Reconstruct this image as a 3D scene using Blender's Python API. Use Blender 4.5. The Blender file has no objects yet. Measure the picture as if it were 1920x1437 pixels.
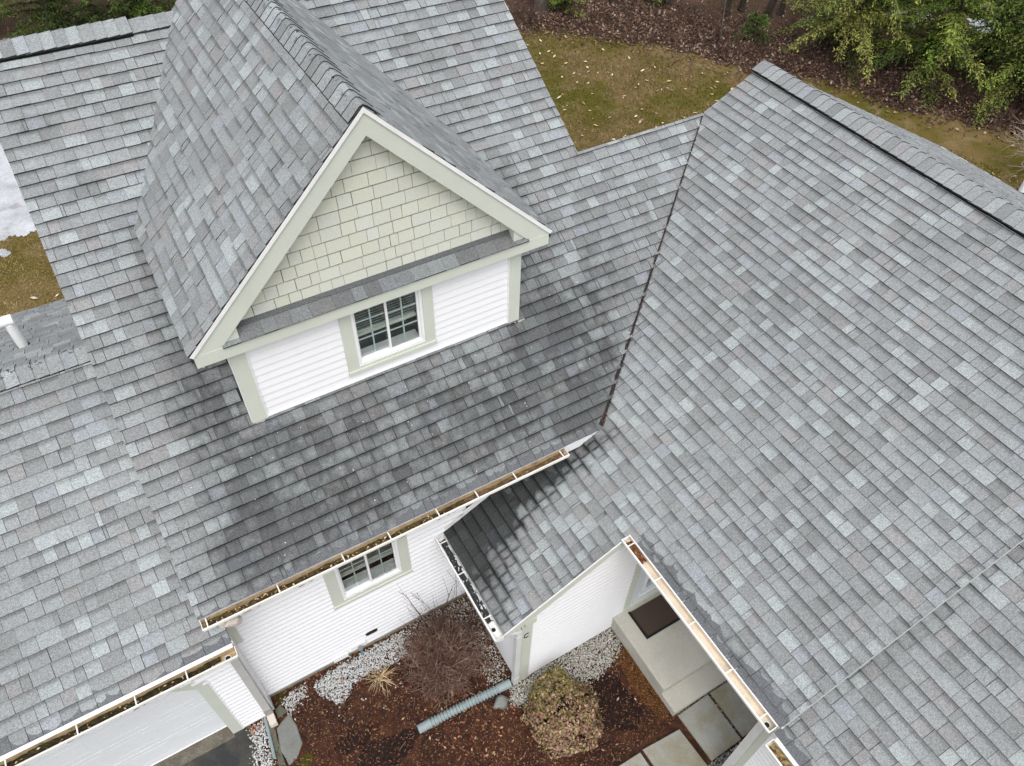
import bpy, math, random
import numpy as np
from mathutils import Vector, Matrix
random.seed(7); rng = np.random.default_rng(7)
sc = bpy.context.scene
COL = sc.collection
R = math.radians

# ------------------------------------------------------------------ camera, sky, sun, exposure
cam = bpy.data.cameras.new('camera'); cam.sensor_width = 36; cam.lens = 1406.0/1920*36
cam.clip_start = .05; cam.clip_end = 400
co = bpy.data.objects.new('camera', cam); COL.objects.link(co); sc.camera = co
YAW, PITCH, ROLL = -.55515, .84641, .032615
CAM = Vector((.9195, -4.1249, 10.0816))
cy, sy, cp, sp = math.cos(YAW), math.sin(YAW), math.cos(PITCH), math.sin(PITCH)
fw = Vector((-sy*cp, cy*cp, -sp)); rt = Vector((cy, sy, 0)); up = rt.cross(fw)
c_, s_ = math.cos(ROLL), math.sin(ROLL)
r2 = c_*rt + s_*up; u2 = -s_*rt + c_*up
co.matrix_world = Matrix(((r2.x, u2.x, -fw.x, CAM.x), (r2.y, u2.y, -fw.y, CAM.y), (r2.z, u2.z, -fw.z, CAM.z), (0, 0, 0, 1)))

SUN_EL, SUN_AZ = R(62), R(205)          # azimuth clockwise from +Y
w = bpy.data.worlds.new('World'); sc.world = w; w.use_nodes = True
wn = w.node_tree.nodes; wl = w.node_tree.links
bg = wn['Background']; sky = wn.new('ShaderNodeTexSky'); sky.sky_type = 'NISHITA'; sky.sun_disc = False
sky.sun_elevation = SUN_EL; sky.sun_rotation = SUN_AZ; sky.air_density = 1.0; sky.dust_density = 4.0; sky.ozone_density = 1.0
hs = wn.new('ShaderNodeHueSaturation'); hs.inputs['Saturation'].default_value = .22
wl.new(sky.outputs[0], hs.inputs['Color']); wl.new(hs.outputs[0], bg.inputs[0]); bg.inputs[1].default_value = .15
sl = bpy.data.lights.new('sun', 'SUN'); sl.energy = .5; sl.angle = R(40); sl.color = (1, .985, .965)
so = bpy.data.objects.new('sun', sl); COL.objects.link(so)
sdir = Vector((math.sin(SUN_AZ)*math.cos(SUN_EL), math.cos(SUN_AZ)*math.cos(SUN_EL), math.sin(SUN_EL)))
so.rotation_euler = sdir.to_track_quat('Z', 'Y').to_euler()
vs = sc.view_settings; vs.view_transform = 'Standard'; vs.look = 'None'; vs.gamma = 1; vs.use_curve_mapping = False
vs.exposure = .68

# ------------------------------------------------------------------ materials
class NT:
    def __init__(s, name):
        s.m = bpy.data.materials.new(name); s.m.use_nodes = True
        s.n = s.m.node_tree.nodes; s.l = s.m.node_tree.links; s.b = s.n['Principled BSDF']
    def set(s, sock, v):
        if isinstance(v, bpy.types.NodeSocket): s.l.new(v, sock)
        else: sock.default_value = v
    def N(s, t, ins=None, **kw):
        n = s.n.new('ShaderNode'+t)
        for k, v in kw.items(): setattr(n, k, v)
        for k, v in (ins or {}).items(): s.set(n.inputs[k], v)
        return n
    def math(s, op, a, b=0.0, c=0.0):
        return s.N('Math', {0: a, 1: b, 2: c}, operation=op).outputs[0]
    def pos(s): return s.N('NewGeometry').outputs['Position']
    def noise(s, scale, detail=3, vec=None, rough=.55, dist=0.0):
        return s.N('TexNoise', {'Vector': vec or s.pos(), 'Scale': scale, 'Detail': detail, 'Roughness': rough, 'Distortion': dist}).outputs['Fac']
    def ramp(s, f, lo, hi, a=0.0, b=1.0, smooth=False):
        return s.N('MapRange', {0: f, 1: lo, 2: hi, 3: a, 4: b}, interpolation_type='SMOOTHSTEP' if smooth else 'LINEAR', clamp=True).outputs[0]
    def mix(s, f, a, b, mode='MIX'):
        n = s.N('Mix', data_type='RGBA', blend_type=mode)
        s.set(n.inputs[0], f)
        for k, v in ((6, a), (7, b)):
            s.set(n.inputs[k], v if isinstance(v, bpy.types.NodeSocket) or len(v) == 4 else (*v, 1))
        return n.outputs[2]
    def scale(s, colr, f): return s.N('VectorMath', {0: colr, 'Scale': f}, operation='SCALE').outputs[0]
    def out(s, colr, rough=.7, bump=None, bs=.3, bd=.01, spec=.3, metal=0.0):
        s.set(s.b.inputs['Base Color'], colr if isinstance(colr, bpy.types.NodeSocket) or len(colr) == 4 else (*colr, 1))
        s.set(s.b.inputs['Roughness'], rough); s.b.inputs['Specular IOR Level'].default_value = spec
        s.b.inputs['Metallic'].default_value = metal
        if bump is not None:
            n = s.N('Bump', {'Height': bump, 'Strength': bs, 'Distance': bd}); s.l.new(n.outputs[0], s.b.inputs['Normal'])
        return s.m

def plain(name, c, rough=.6, var=.08, scale=6, fine=60, spec=.3, dirt=None, dirtamt=.5, dscale=2.5):
    t = NT(name)
    f = t.ramp(t.noise(scale, 4), .3, .7, 1-var, 1+var)
    g = t.ramp(t.noise(fine, 3), .3, .7, 1-var*.7, 1+var*.7)
    col = t.scale(t.scale((*c,), f), g)
    if dirt:
        d = t.ramp(t.noise(dscale, 6, rough=.7), .55, .75, 0, dirtamt)
        col = t.mix(d, col, dirt)
    return t.out(col, rough, t.noise(fine*2, 2), .08, .004, spec)

def attr_mat(name, rough=.8, gran=0.0, gs=120, spec=.2, two=False):
    t = NT(name); c = t.N('Attribute', attribute_name='Col').outputs['Color']
    if gran: c = t.scale(c, t.ramp(t.noise(gs, 2), .3, .7, 1-gran, 1+gran))
    return t.out(c, rough, spec=spec)

# stains and strip: x, y, rx, ry, angle, strength (run-off marks in plan; one darker strip below the wing rake)
STAINS_AND_STRIP = [(4.58, 1.18, .55, .38, 10, .95), (5.08, 1.15, .6, .42, -55, .6), (4.42, .8, .5, .7, 0, .40), (2.83, .72, 1.9, .75, -3, .40),
    (4.85, .36, .6, .3, 35, .9), (4.55, .22, .5, .22, 10, .6), (.72, 1.1, .42, 1.0, 0, .50), (1.1, .9, .5, .7, 0, .30), (.87, 1.84, .45, .5, 0, .45),
    (.31, 4.5, .24, .2, -20, .45), (.55, 3.9, .3, .2, 0, .45), (.92, 2.7, .38, .9, 0, .55), (5.05, 2.55, .28, .62, 20, .5),
    (1.4, .32, 1.6, .35, 0, .45), (.97, .35, .5, .5, 0, .25), (.44, .3, .5, .3, 10, .35), (4.75, 2.0, .5, .5, 0, .4), (2.2, 4.6, .4, .5, 0, .3),
    (1.5, 1.0, .5, .4, 0, .35), (3.6, .6, 1.0, .5, 0, .35), (5.7, 1.6, .4, .7, -40, .3),
    (2.95, .03, .62, .60, 0, 1.55), (3.5, .03, .85, .40, 0, 1.5), (4.1, -.05, .6, .22, 0, 1.1), (2.80, -.55, .25, .80, 0, 1.15), (6.6, -3.62, 2.8, .14, 0, .26), (3.1, -.45, .3, .4, 0, .5), (4.6, -.14, .35, .16, 20, .8),
    (4.36, -2.6, .10, 1.3, 0, .35)]

def shingle_mat(name, stains, topline=.5, torn=False, wear=1.0):
    t = NT(name)
    c = t.N('Attribute', attribute_name='Col').outputs['Color']
    ax = t.N('SeparateColor', {0: t.N('Attribute', attribute_name='Aux').outputs['Color']})
    uv = t.N('SeparateXYZ', {0: t.N('UVMap', uv_map='tab').outputs[0]})
    P = t.pos()
    g1 = t.ramp(t.noise(95, 2, rough=.85), .3, .7, .60, 1.40)
    g2 = t.ramp(t.noise(42, 3, rough=.7), .3, .7, .84, 1.16)
    g3 = t.ramp(t.noise(1.1, 4), .3, .7, .90, 1.08)
    c = t.scale(t.scale(t.scale(c, g1), g2), g3)
    # printed shadow band at the top of each tab plus lap shadow painted as a dark line under the butts
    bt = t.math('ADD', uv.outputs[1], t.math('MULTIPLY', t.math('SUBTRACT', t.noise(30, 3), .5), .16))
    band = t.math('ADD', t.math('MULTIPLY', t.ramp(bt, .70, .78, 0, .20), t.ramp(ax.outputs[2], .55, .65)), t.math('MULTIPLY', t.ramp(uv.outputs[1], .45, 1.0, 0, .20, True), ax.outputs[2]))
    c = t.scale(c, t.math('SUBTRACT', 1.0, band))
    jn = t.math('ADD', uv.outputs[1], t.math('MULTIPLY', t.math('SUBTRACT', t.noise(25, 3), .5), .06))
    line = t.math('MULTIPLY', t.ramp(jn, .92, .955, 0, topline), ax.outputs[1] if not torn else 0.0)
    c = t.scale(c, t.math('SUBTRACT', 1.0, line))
    if stains:
        nv = t.N('TexNoise', {'Vector': P, 'Scale': 2.2, 'Detail': 4, 'Roughness': .6})
        off = t.N('VectorMath', {0: nv.outputs['Color'], 1: (.5, .5, .5)}, operation='SUBTRACT').outputs[0]
        P2 = t.N('VectorMath', {0: t.scale(off, .45), 1: P}, operation='ADD').outputs[0]
        P2 = t.N('VectorMath', {0: P2, 1: (1, 1, 0)}, operation='MULTIPLY').outputs[0]
        acc = 0.0; accw = 0.0
        for (x, y, rx, ry, a, st) in STAINS_AND_STRIP:
            mp = t.N('Mapping', {'Vector': P2, 'Location': (x, y, 0), 'Rotation': (0, 0, R(a)), 'Scale': (rx, ry, 1)}, vector_type='TEXTURE').outputs[0]
            ln = t.N('VectorMath', {0: mp}, operation='LENGTH').outputs['Value']
            if y < .06: accw = t.math('ADD', accw, t.ramp(ln, .35, 1.25, st, 0, True))
            else: acc = t.math('ADD', acc, t.ramp(ln, .35, 1.25, st, 0, True))
        stv = t.N('Mapping', {'Vector': P, 'Scale': (5, 1.1, 1.1)}).outputs[0]
        mod = t.math('MULTIPLY', t.ramp(t.noise(9, 4), .3, .7, .65, 1.25), t.ramp(t.noise(1.6, 4, vec=stv), .35, .65, .80, 1.1))
        sepp = t.N('SeparateXYZ', {0: P}); nrm = t.N('SeparateXYZ', {0: t.N('NewGeometry').outputs['True Normal']})
        onmain = t.ramp(nrm.outputs[1], -.25, -.40, 0, 1)
        gr = t.math('MULTIPLY', t.ramp(sepp.outputs[1], 2.7, 1.0, 0, .42, True), t.math('MULTIPLY', onmain, t.ramp(sepp.outputs[0], .15, .9, .15, 1, True)))
        off_ = t.math('SUBTRACT', 1.0, onmain)
        su, tu = uv.outputs[0], uv.outputs[1]
        eu = t.math('MULTIPLY', t.math('MINIMUM', su, t.math('SUBTRACT', 1.0, su)), 1.3); et = t.math('MINIMUM', tu, t.math('SUBTRACT', 1.0, tu))
        jn2 = t.math('SUBTRACT', t.ramp(t.math('ADD', t.math('MINIMUM', eu, et), t.math('MULTIPLY', t.math('SUBTRACT', t.noise(18, 3), .5), .14)), .0, .34, 1, 0, True), .45)
        accw = t.math('ADD', accw, t.math('MULTIPLY', t.math('MULTIPLY', jn2, .85), t.ramp(accw, .06, .5)))
        accw = t.math('MAXIMUM', accw, 0.0)
        acc = t.math('MAXIMUM', t.math('ADD', acc, t.math('MULTIPLY', t.math('MULTIPLY', jn2, .28), t.ramp(acc, .08, .5))), 0.0)
        acc = t.math('ADD', t.math('ADD', t.math('MULTIPLY', t.math('MULTIPLY', acc, .78), t.math('ADD', onmain, t.math('MULTIPLY', off_, .35))), t.math('MULTIPLY', t.math('MULTIPLY', accw, .78), off_)), gr)
        acc = t.math('MULTIPLY', t.math('MULTIPLY', acc, mod), t.ramp(ax.outputs[2], .2, 1.0, .82, 1.12))
        acc = t.math('MINIMUM', acc, t.math('ADD', .92, t.math('MULTIPLY', off_, .34)))
        # stains bite harder into the joints
        jj = t.math('MULTIPLY', t.ramp(jn, .86, .96, 0, .5), acc)
        c = t.scale(c, t.math('SUBTRACT', 1.0, t.math('MULTIPLY', acc, .66)))
        c = t.scale(c, t.math('SUBTRACT', 1.0, jj))
    # damp scalloped band on the first courses above an eave
    s1 = t.math('SUBTRACT', t.math('MULTIPLY', uv.outputs[0], 2.0), 1.0)
    arc = t.math('SUBTRACT', 1.0, t.math('MULTIPLY', s1, s1))
    thr = t.math('SUBTRACT', t.math('MULTIPLY', ax.outputs[0], 1.5), t.math('MULTIPLY', arc, .22))
    thr = t.math('ADD', thr, t.math('MULTIPLY', t.math('SUBTRACT', t.noise(7, 4), .5), .55))
    thr = t.math('ADD', thr, t.ramp(t.noise(.9, 3), .38, .62, -.9, .02))
    dm = t.math('SUBTRACT', thr, uv.outputs[1])
    wet = t.math('MULTIPLY', t.ramp(dm, 0, .07), t.ramp(ax.outputs[0], .05, .15))
    c = t.mix(t.math('MULTIPLY', wet, .88), c, t.scale(t.scale((.105, .110, .119), g1), g2), 'DARKEN')
    if torn:
        tn = t.noise(16, 5, rough=.75); k = t.math('MULTIPLY', t.ramp(tn, .565, .59), ax.outputs[1])
        c = t.mix(k, c, (.03, .027, .024))
    return t.out(c, t.math('SUBTRACT', .92, t.math('MULTIPLY', wet, .3)), t.noise(150, 2, rough=.8), .35, .004, .15)

M = {}
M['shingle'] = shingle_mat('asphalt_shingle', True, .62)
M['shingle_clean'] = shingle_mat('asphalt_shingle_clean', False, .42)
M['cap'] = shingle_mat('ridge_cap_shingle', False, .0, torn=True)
M['butt'] = plain('shingle_cut_edge', (.022, .022, .023), .9)
M['deck'] = plain('roof_felt', (.03, .03, .032), .95)
def siding_mat():
    t = NT('white_vinyl_siding'); P = t.pos()
    st = t.N('Mapping', {'Vector': P, 'Scale': (9, 9, .7)}).outputs[0]
    d = t.ramp(t.noise(1.0, 5, vec=st, rough=.65), .5, .8, 0, .10)
    c = t.mix(d, (.80, .805, .825), (.56, .55, .51))
    g = t.ramp(t.N('TexNoise', {'Vector': t.N('Mapping', {'Vector': P, 'Scale': (6, 6, 90)}).outputs[0], 'Scale': 4.0, 'Detail': 2.0}).outputs['Fac'], .3, .7, .97, 1.02)
    return t.out(t.scale(c, g), .55, spec=.25)
M['siding'] = siding_mat()
M['sage'] = plain('sage_trim_paint', (.56, .588, .52), .6, .03, 3, 40, dirt=(.40, .41, .32), dirtamt=.18)
M['sage_shingle'] = attr_mat('sage_wood_shingle', .75, .06, 60)
M['white'] = plain('white_vinyl', (.80, .80, .81), .4, .03, 5, 40)
M['edge_grey'] = plain('grey_metal_edge', (.38, .38, .38), .5, .08)
M['drip'] = plain('white_metal_edge', (.78, .78, .78), .4, .05)
M['gutter_out'] = plain('gutter_enamel', (.74, .72, .67), .45, .06, 4, 40, dirt=(.40, .33, .23), dirtamt=.5, dscale=5)
M['gutter_in'] = plain('gutter_dirty', (.42, .31, .18), .7, .25, 8, 60, dirt=(.05, .035, .018), dirtamt=.95, dscale=7)
M['gutter_clean'] = plain('gutter_tan', (.68, .60, .48), .55, .10, 6, 40, dirt=(.16, .09, .05), dirtamt=.6, dscale=3)
M['gutter_white'] = plain('gutter_white', (.75, .75, .73), .45, .05, 6, 30, dirt=(.35, .33, .28), dirtamt=.5, dscale=6)
M['muck'] = attr_mat('gutter_muck', .9, .25, 90)
M['black'] = plain('black_plastic', (.012, .013, .014), .5)
M['vent_dark'] = plain('ridge_vent_plastic', (.010, .016, .017), .45)
M['found'] = plain('foundation_concrete', (.30, .29, .255), .9, .16, 3, 30, dirt=(.17, .18, .09), dirtamt=.6, dscale=3)
M['door_white'] = plain('garage_door_steel', (.74, .765, .79), .45, .03, 2, 30)
M['door_blue'] = plain('entry_door_paint', (.66, .70, .75), .4, .03)
M['downspout'] = plain('downspout_enamel', (.47, .465, .45), .5, .05, 3, 30, dirt=(.3, .28, .22), dirtamt=.3)
M['downspout_w'] = plain('downspout_white', (.62, .635, .625), .5, .05, 3, 30)
M['beige'] = plain('elbow_beige', (.62, .55, .49), .6, .08)
M['muntin'] = plain('muntin_tint', (.62, .70, .68), .4, .03)
M['blind'] = plain('blind_slat', (.42, .43, .38), .5, .04)
M['blind_rail'] = plain('blind_rail', (.62, .66, .62), .5, .04)
M['room'] = plain('room_dark', (.035, .028, .018), .9, .3, 2, 10)
M['screen'] = plain('sill_shadow', (.30, .29, .31), .7)
def glass():
    t = NT('window_glass')
    tr = t.N('BsdfTransparent', {0: (.90, .925, .915, 1)}); gl = t.N('BsdfGlossy', {0: (.9, .95, .95, 1), 1: .02})
    fr = t.math('MULTIPLY', t.math('POWER', t.N('LayerWeight', {0: .5}).outputs['Facing'], 3.0), .6)
    mx = t.N('MixShader', {0: t.math('ADD', fr, .06), 1: tr.outputs[0], 2: gl.outputs[0]})
    t.l.new(mx.outputs[0], t.n['Material Output'].inputs[0]); return t.m
M['glass'] = glass()
M['pvc'] = plain('white_pvc_pipe', (.80, .80, .80), .4, .03)
M['conc'] = plain('porch_concrete', (.47, .455, .40), .9, .09, 2, 50, dirt=(.28, .265, .20), dirtamt=.5, dscale=1.8)
def slab_mat():
    t = NT('slab_concrete'); n = t.noise(2.6, 6, rough=.65)
    c = t.mix(t.ramp(n, .42, .68), (.31, .31, .28), (.23, .205, .13))
    c = t.mix(t.ramp(t.noise(3.5, 5), .58, .72, 0, .6), c, (.30, .21, .11))
    c = t.scale(c, t.ramp(t.noise(70, 3), .3, .7, .88, 1.12))
    return t.out(c, .9, t.noise(120, 3), .2, .005, .2)
M['slab'] = slab_mat()
def mat_rubber():
    t = NT('rubber_mat'); P = t.pos()
    v = t.N('TexVoronoi', {'Vector': t.N('Mapping', {'Vector': P, 'Rotation': (0, 0, R(45))}).outputs[0], 'Scale': 24.0, 'Randomness': 0.0}).outputs['Distance']
    c = t.mix(t.ramp(v, .012, .02, 1, 0), (.07, .05, .038), (.2, .15, .11))
    c = t.mix(t.ramp(v, .30, .22, 0, 1), (.065, .045, .035), (.30, .22, .16))
    return t.out(c, .8, v, .5, .01, .2)
M['rubber'] = mat_rubber()
def ground_mat(name, a, b, c2, s1=.5, s2=4, s3=60, lo=.42, hi=.6, bump=.4):
    t = NT(name)
    c = t.mix(t.ramp(t.noise(s1, 5, rough=.65), lo, hi), a, b)
    c = t.mix(t.ramp(t.noise(s2, 5, rough=.7), .5, .68, 0, .8), c, c2)
    c = t.scale(c, t.ramp(t.noise(s3, 3, rough=.8), .3, .7, .6, 1.4))
    return t.out(c, .95, t.noise(s3*.7, 4), bump, .02, .1)
M['lawn'] = ground_mat('winter_lawn', (.150, .106, .042), (.088, .076, .014), (.20, .145, .075), .45, 1.7, 30, .44, .58)
M['litter_floor'] = ground_mat('leaf_litter_floor', (.060, .038, .026), (.085, .052, .036), (.045, .043, .012), .7, 3, 30)
M['mulch'] = ground_mat('mulch', (.060, .025, .015), (.030, .015, .012), (.105, .048, .024), 1.6, 9, 70)
M['mulch_rust'] = ground_mat('rusty_mulch', (.085, .036, .012), (.05, .02, .009), (.11, .055, .02), 2.5, 9, 80)
M['asphalt'] = ground_mat('driveway_asphalt', (.042, .044, .045), (.085, .078, .065), (.032, .036, .038), 1.2, 4, 90, bump=.3)
M['apron'] = ground_mat('apron_concrete', (.16, .145, .115), (.115, .10, .08), (.20, .185, .155), 2, 6, 60, bump=.2)
M['snow'] = plain('old_snow', (.44, .455, .48), .7, .18, 2, 20, dirt=(.16, .12, .10), dirtamt=.9, dscale=2.6)
M['rock'] = plain('grey_fieldstone', (.17, .18, .17), .85, .2, 6, 50, dirt=(.20, .21, .10), dirtamt=.6, dscale=7)
M['flag'] = plain('flagstone', (.17, .175, .165), .85, .15, 4, 50, dirt=(.22, .20, .12), dirtamt=.6, dscale=5)
M['flag_moss'] = plain('mossy_flagstone', (.105, .105, .08), .9, .2, 5, 50, dirt=(.06, .07, .02), dirtamt=.6, dscale=6)
M['moss'] = ground_mat('moss', (.065, .062, .006), (.04, .045, .006), (.09, .075, .01), 8, 20, 120)
M['hose'] = plain('grey_green_plastic', (.25, .30, .305), .5, .1, 6, 40, dirt=(.36, .40, .38), dirtamt=.4)
M['leafmix'] = attr_mat('leaf', .7, .12, 40)
M['pebble'] = attr_mat('white_pebble', .8, .08, 80)
M['chip'] = attr_mat('bark_chip', .9, .15, 60)
M['twig'] = attr_mat('twig_bark', .85, .15, 40)
M['bark'] = plain('dark_bark', (.035, .028, .022), .95, .3, 6, 40)
M['bark_g'] = plain('grey_bark', (.11, .095, .08), .95, .3, 6, 40)
M['needle'] = attr_mat('hemlock_needles', .7, .0)
M['brass'] = plain('spigot_metal', (.10, .19, .25), .4, .2, 20, 80)

# ------------------------------------------------------------------ mesh helpers
class G:
    def __init__(s): s.v = []; s.f = []; s.mi = []; s.c = []; s.a = []; s.uv = []
    def poly(s, pts, mi=0, col=(1, 1, 1), aux=(0, 0, 0), uv=None):
        b = len(s.v); s.v += [tuple(p) for p in pts]; s.f.append(list(range(b, b+len(pts)))); s.mi.append(mi)
        s.c += [col]*len(pts); s.a += [aux]*len(pts); s.uv += uv if uv else [(0.5, 0.5)]*len(pts)
    def mesh(s, vs, fs, mi=0, col=(1, 1, 1)):
        b = len(s.v); s.v += [tuple(p) for p in vs]; s.c += [col]*len(vs); s.a += [(0, 0, 0)]*len(vs)
        for f in fs: s.f.append([b+i for i in f]); s.mi.append(mi); s.uv += [(.5, .5)]*len(f)
    def box(s, x0, x1, y0, y1, z0, z1, mi=0, col=(1, 1, 1)):
        vs = [(x, y, z) for z in (z0, z1) for y in (y0, y1) for x in (x0, x1)]
        s.mesh(vs, [(0, 2, 3, 1), (4, 5, 7, 6), (0, 1, 5, 4), (2, 6, 7, 3), (0, 4, 6, 2), (1, 3, 7, 5)], mi, col)
    def obox(s, c, ax, hx, hy, hz, mi=0, col=(1, 1, 1)):
        X, Y, Z = ax; c = Vector(c)
        vs = [c+X*(hx*i)+Y*(hy*j)+Z*(hz*k) for k in (-1, 1) for j in (-1, 1) for i in (-1, 1)]
        s.mesh(vs, [(0, 2, 3, 1), (4, 5, 7, 6), (0, 1, 5, 4), (2, 6, 7, 3), (0, 4, 6, 2), (1, 3, 7, 5)], mi, col)
    def prism(s, pts, d, mi=0, col=(1, 1, 1)):
        """polygon pts extruded along d"""
        n = len(pts); d = Vector(d); P = [Vector(p) for p in pts]
        s.mesh(P+[p+d for p in P], [tuple(range(n))[::-1], tuple(range(n, 2*n))]+[(i, (i+1) % n, (i+1) % n+n, i+n) for i in range(n)], mi, col)
    def tube(s, pts, rad, n=6, mi=0, col=(1, 1, 1), caps=True):
        P = [Vector(p) for p in pts]; m = len(P)
        if not hasattr(rad, '__len__'): rad = [rad]*m
        vs = []
        ref = Vector((.3, .2, .9)).normalized()
        for i in range(m):
            d = (P[min(i+1, m-1)]-P[max(i-1, 0)])
            d = d.normalized() if d.length > 1e-9 else Vector((0, 0, 1))
            a = d.cross(ref)
            a = a.normalized() if a.length > 1e-3 else d.cross(Vector((1, 0, 0))).normalized()
            b = d.cross(a)
            vs += [P[i]+(a*math.cos(2*math.pi*k/n)+b*math.sin(2*math.pi*k/n))*rad[i] for k in range(n)]
        fs = [(i*n+k, i*n+(k+1) % n, (i+1)*n+(k+1) % n, (i+1)*n+k) for i in range(m-1) for k in range(n)]
        if caps: fs += [tuple(range(n))[::-1], tuple(range((m-1)*n, m*n))]
        s.mesh(vs, fs, mi, col)
    def build(s, name, mats, parent=None, smooth=False, **props):
        me = bpy.data.meshes.new(name); me.from_pydata(s.v, [], s.f)
        for m in (mats if isinstance(mats, (list, tuple)) else [mats]): me.materials.append(M[m] if isinstance(m, str) else m)
        me.polygons.foreach_set('material_index', np.array(s.mi, np.int32))
        if smooth: me.polygons.foreach_set('use_smooth', np.ones(len(s.f), bool))
        def cattr(nm, data):
            a = me.color_attributes.new(nm, 'FLOAT_COLOR', 'POINT'); d = np.ones((len(data), 4), np.float32); d[:, :3] = np.array(data, np.float32)
            a.data.foreach_set('color', d.ravel())
        if any(c != (1, 1, 1) for c in s.c): cattr('Col', s.c)
        if any(a != (0, 0, 0) for a in s.a):
            cattr('Aux', s.a)
        if len(s.uv) == sum(len(f) for f in s.f) and any(u != (.5, .5) for u in s.uv):
            u = me.uv_layers.new(name='tab'); u.data.foreach_set('uv', np.array(s.uv, np.float32).ravel())
        me.update()
        return link(name, me, parent, **props)

def link(name, me, parent=None, loc=None, **props):
    o = bpy.data.objects.new(name, me); COL.objects.link(o)
    if parent: o.parent = parent
    if loc: o.location = loc
    for k, v in props.items(): o[k] = v
    return o
def thing(name, label, cat, loc=(0, 0, 0), group=None):
    o = bpy.data.objects.new(name, None); COL.objects.link(o); o.location = loc; o.empty_display_size = .2
    o['label'] = label; o['category'] = cat
    if group: o['group'] = group
    return o
def arr(name, V, F, C, mat, parent=None, **props):
    """big meshes from arrays: V (n,3), F (m,k), C (n,3) point colours"""
    me = bpy.data.meshes.new(name); me.vertices.add(len(V)); me.vertices.foreach_set('co', np.asarray(V, np.float32).ravel())
    k = F.shape[1]; me.loops.add(F.size); me.loops.foreach_set('vertex_index', F.astype(np.int32).ravel())
    me.polygons.add(len(F)); me.polygons.foreach_set('loop_start', np.arange(0, F.size, k, dtype=np.int32))
    me.update(calc_edges=True)
    a = me.color_attributes.new('Col', 'FLOAT_COLOR', 'POINT'); d = np.ones((len(V), 4), np.float32); d[:, :3] = C; a.data.foreach_set('color', d.ravel())
    me.materials.append(M[mat]); return link(name, me, parent, **props)
def inpoly(x, y, P):
    x = np.asarray(x); y = np.asarray(y); r = np.zeros(x.shape, bool); n = len(P)
    for i in range(n):
        x0, y0 = P[i]; x1, y1 = P[(i+1) % n]
        c = ((y0 > y) != (y1 > y)) & (x < (x1-x0)*(y-y0)/((y1-y0) or 1e-9)+x0); r ^= c
    return r
def scatter(P, n):
    xs = [p[0] for p in P]; ys = [p[1] for p in P]; out = []
    x = rng.uniform(min(xs), max(xs), n*6); y = rng.uniform(min(ys), max(ys), n*6); k = inpoly(x, y, P)
    return np.stack([x[k], y[k]], 1)[:n]
def quads(C, A, B):
    """diamond leaves: centres C, half-axes A and B (n,3)"""
    V = np.stack([C-A, C+B, C+A, C-B], 1).reshape(-1, 3); F = np.arange(len(V)).reshape(-1, 4); return V, F
def rvec(n): v = rng.normal(size=(n, 3)); return v/np.linalg.norm(v, axis=1)[:, None]
def pick(cols, n, jit=.18):
    c = np.array(cols)[rng.integers(0, len(cols), n)]; return c*rng.uniform(1-jit, 1+jit, (n, 1))

# ------------------------------------------------------------------ dimensions (metres; ground z = 0)
ME, MP, MD = 3.06, .6256, 5.352          # main eave height, pitch, ridge y
XR, YT = 6.11, 2.832                     # right rake of the tall part, top edge of the low connector
WE, WP = 2.847, .511                     # wing porch eave z, pitch
X2, X3, Y1, Y2, XRG = 4.333, 2.72, -1.226, -3.566, 9.156
ZR = WE+WP*(XRG-X2)
DX, DY, DZ, DK, DW = 2.773, 1.25, 7.066, .99, 1.92
GO, GE, GR = 2.844, -.2, 2.637           # garage plane offset, eave y, ridge y
zm = lambda y: ME+MP*y
zw = lambda x: WE+WP*(x-X2)
YW, XV, YV, XP = .27, 3.0, -1.13, 4.665  # main wall, vestibule left wall, vestibule front wall, porch edge

# ------------------------------------------------------------------ setting
def sheet(name, P, z, mat, thick=0, **kw):
    g = G()
    if thick: g.prism([(x, y, z-thick) for x, y in P], (0, 0, thick))
    else: g.poly([(x, y, z) for x, y in P])
    return g.build(name, mat, **kw)
sheet('lawn', [(-90, -90), (110, -90), (110, 110), (-90, 110)], 0, 'lawn', kind='structure')
FOREST = [(13.03, 16.41), (13.51, 15.61), (14.31, 15.03), (15.34, 13.95), (16.5, 12.81), (16.84, 11.97), (17.37, 10.93), (18.0, 10.04), (19.0, 9.2), (19.46, 8.38), (19.69, 7.25), (20.38, 6.39), (20.77, 5.61), (21.24, 4.93), (21.72, 4.25), (22.5, 3), (24, 0)]
def rough_edge(P, amp=.25, sub=6):
    out = []
    for (x0, y0), (x1, y1) in zip(P, P[1:]):
        for k in range(sub):
            f = k/sub; out.append((x0+(x1-x0)*f+random.uniform(-amp, amp), y0+(y1-y0)*f+random.uniform(-amp, amp)))
    return out
FE = rough_edge(FOREST)
sheet('forest_floor', FE+[(70, -10), (70, 60), (-30, 60), (-30, 19.5), (-6, 19), (2, 18.5), (10, 18)], .006, 'litter_floor', kind='structure')
MB = [(-.2, .16), (.05, .16), (.10, .27), (3.0, .27), (3.0, -1.13), (4.66, -1.13), (4.6, -2.52), (4.45, -2.60), (3.9, -2.60), (3.2, -2.64), (2.6, -2.9), (2, -3.2), (-.25, -3.2), (-.3, -.5)]
sheet('mulch_bed', MB, .008, 'mulch', kind='structure')
sheet('rusty_mulch_strip', rough_edge([(4.60, -1.48), (4.60, -2.53), (4.38, -2.55), (4.27, -2.1), (4.33, -1.7), (4.22, -1.5), (4.60, -1.48)], .03, 5), .012, 'mulch_rust', kind='structure')
sheet('driveway', [(-.2, .0), (-.22, -.2), (-.33, -.5), (-.3, -9), (-9, -9), (-9, .22), (-.45, .22)], .012, 'asphalt', kind='structure')
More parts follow.
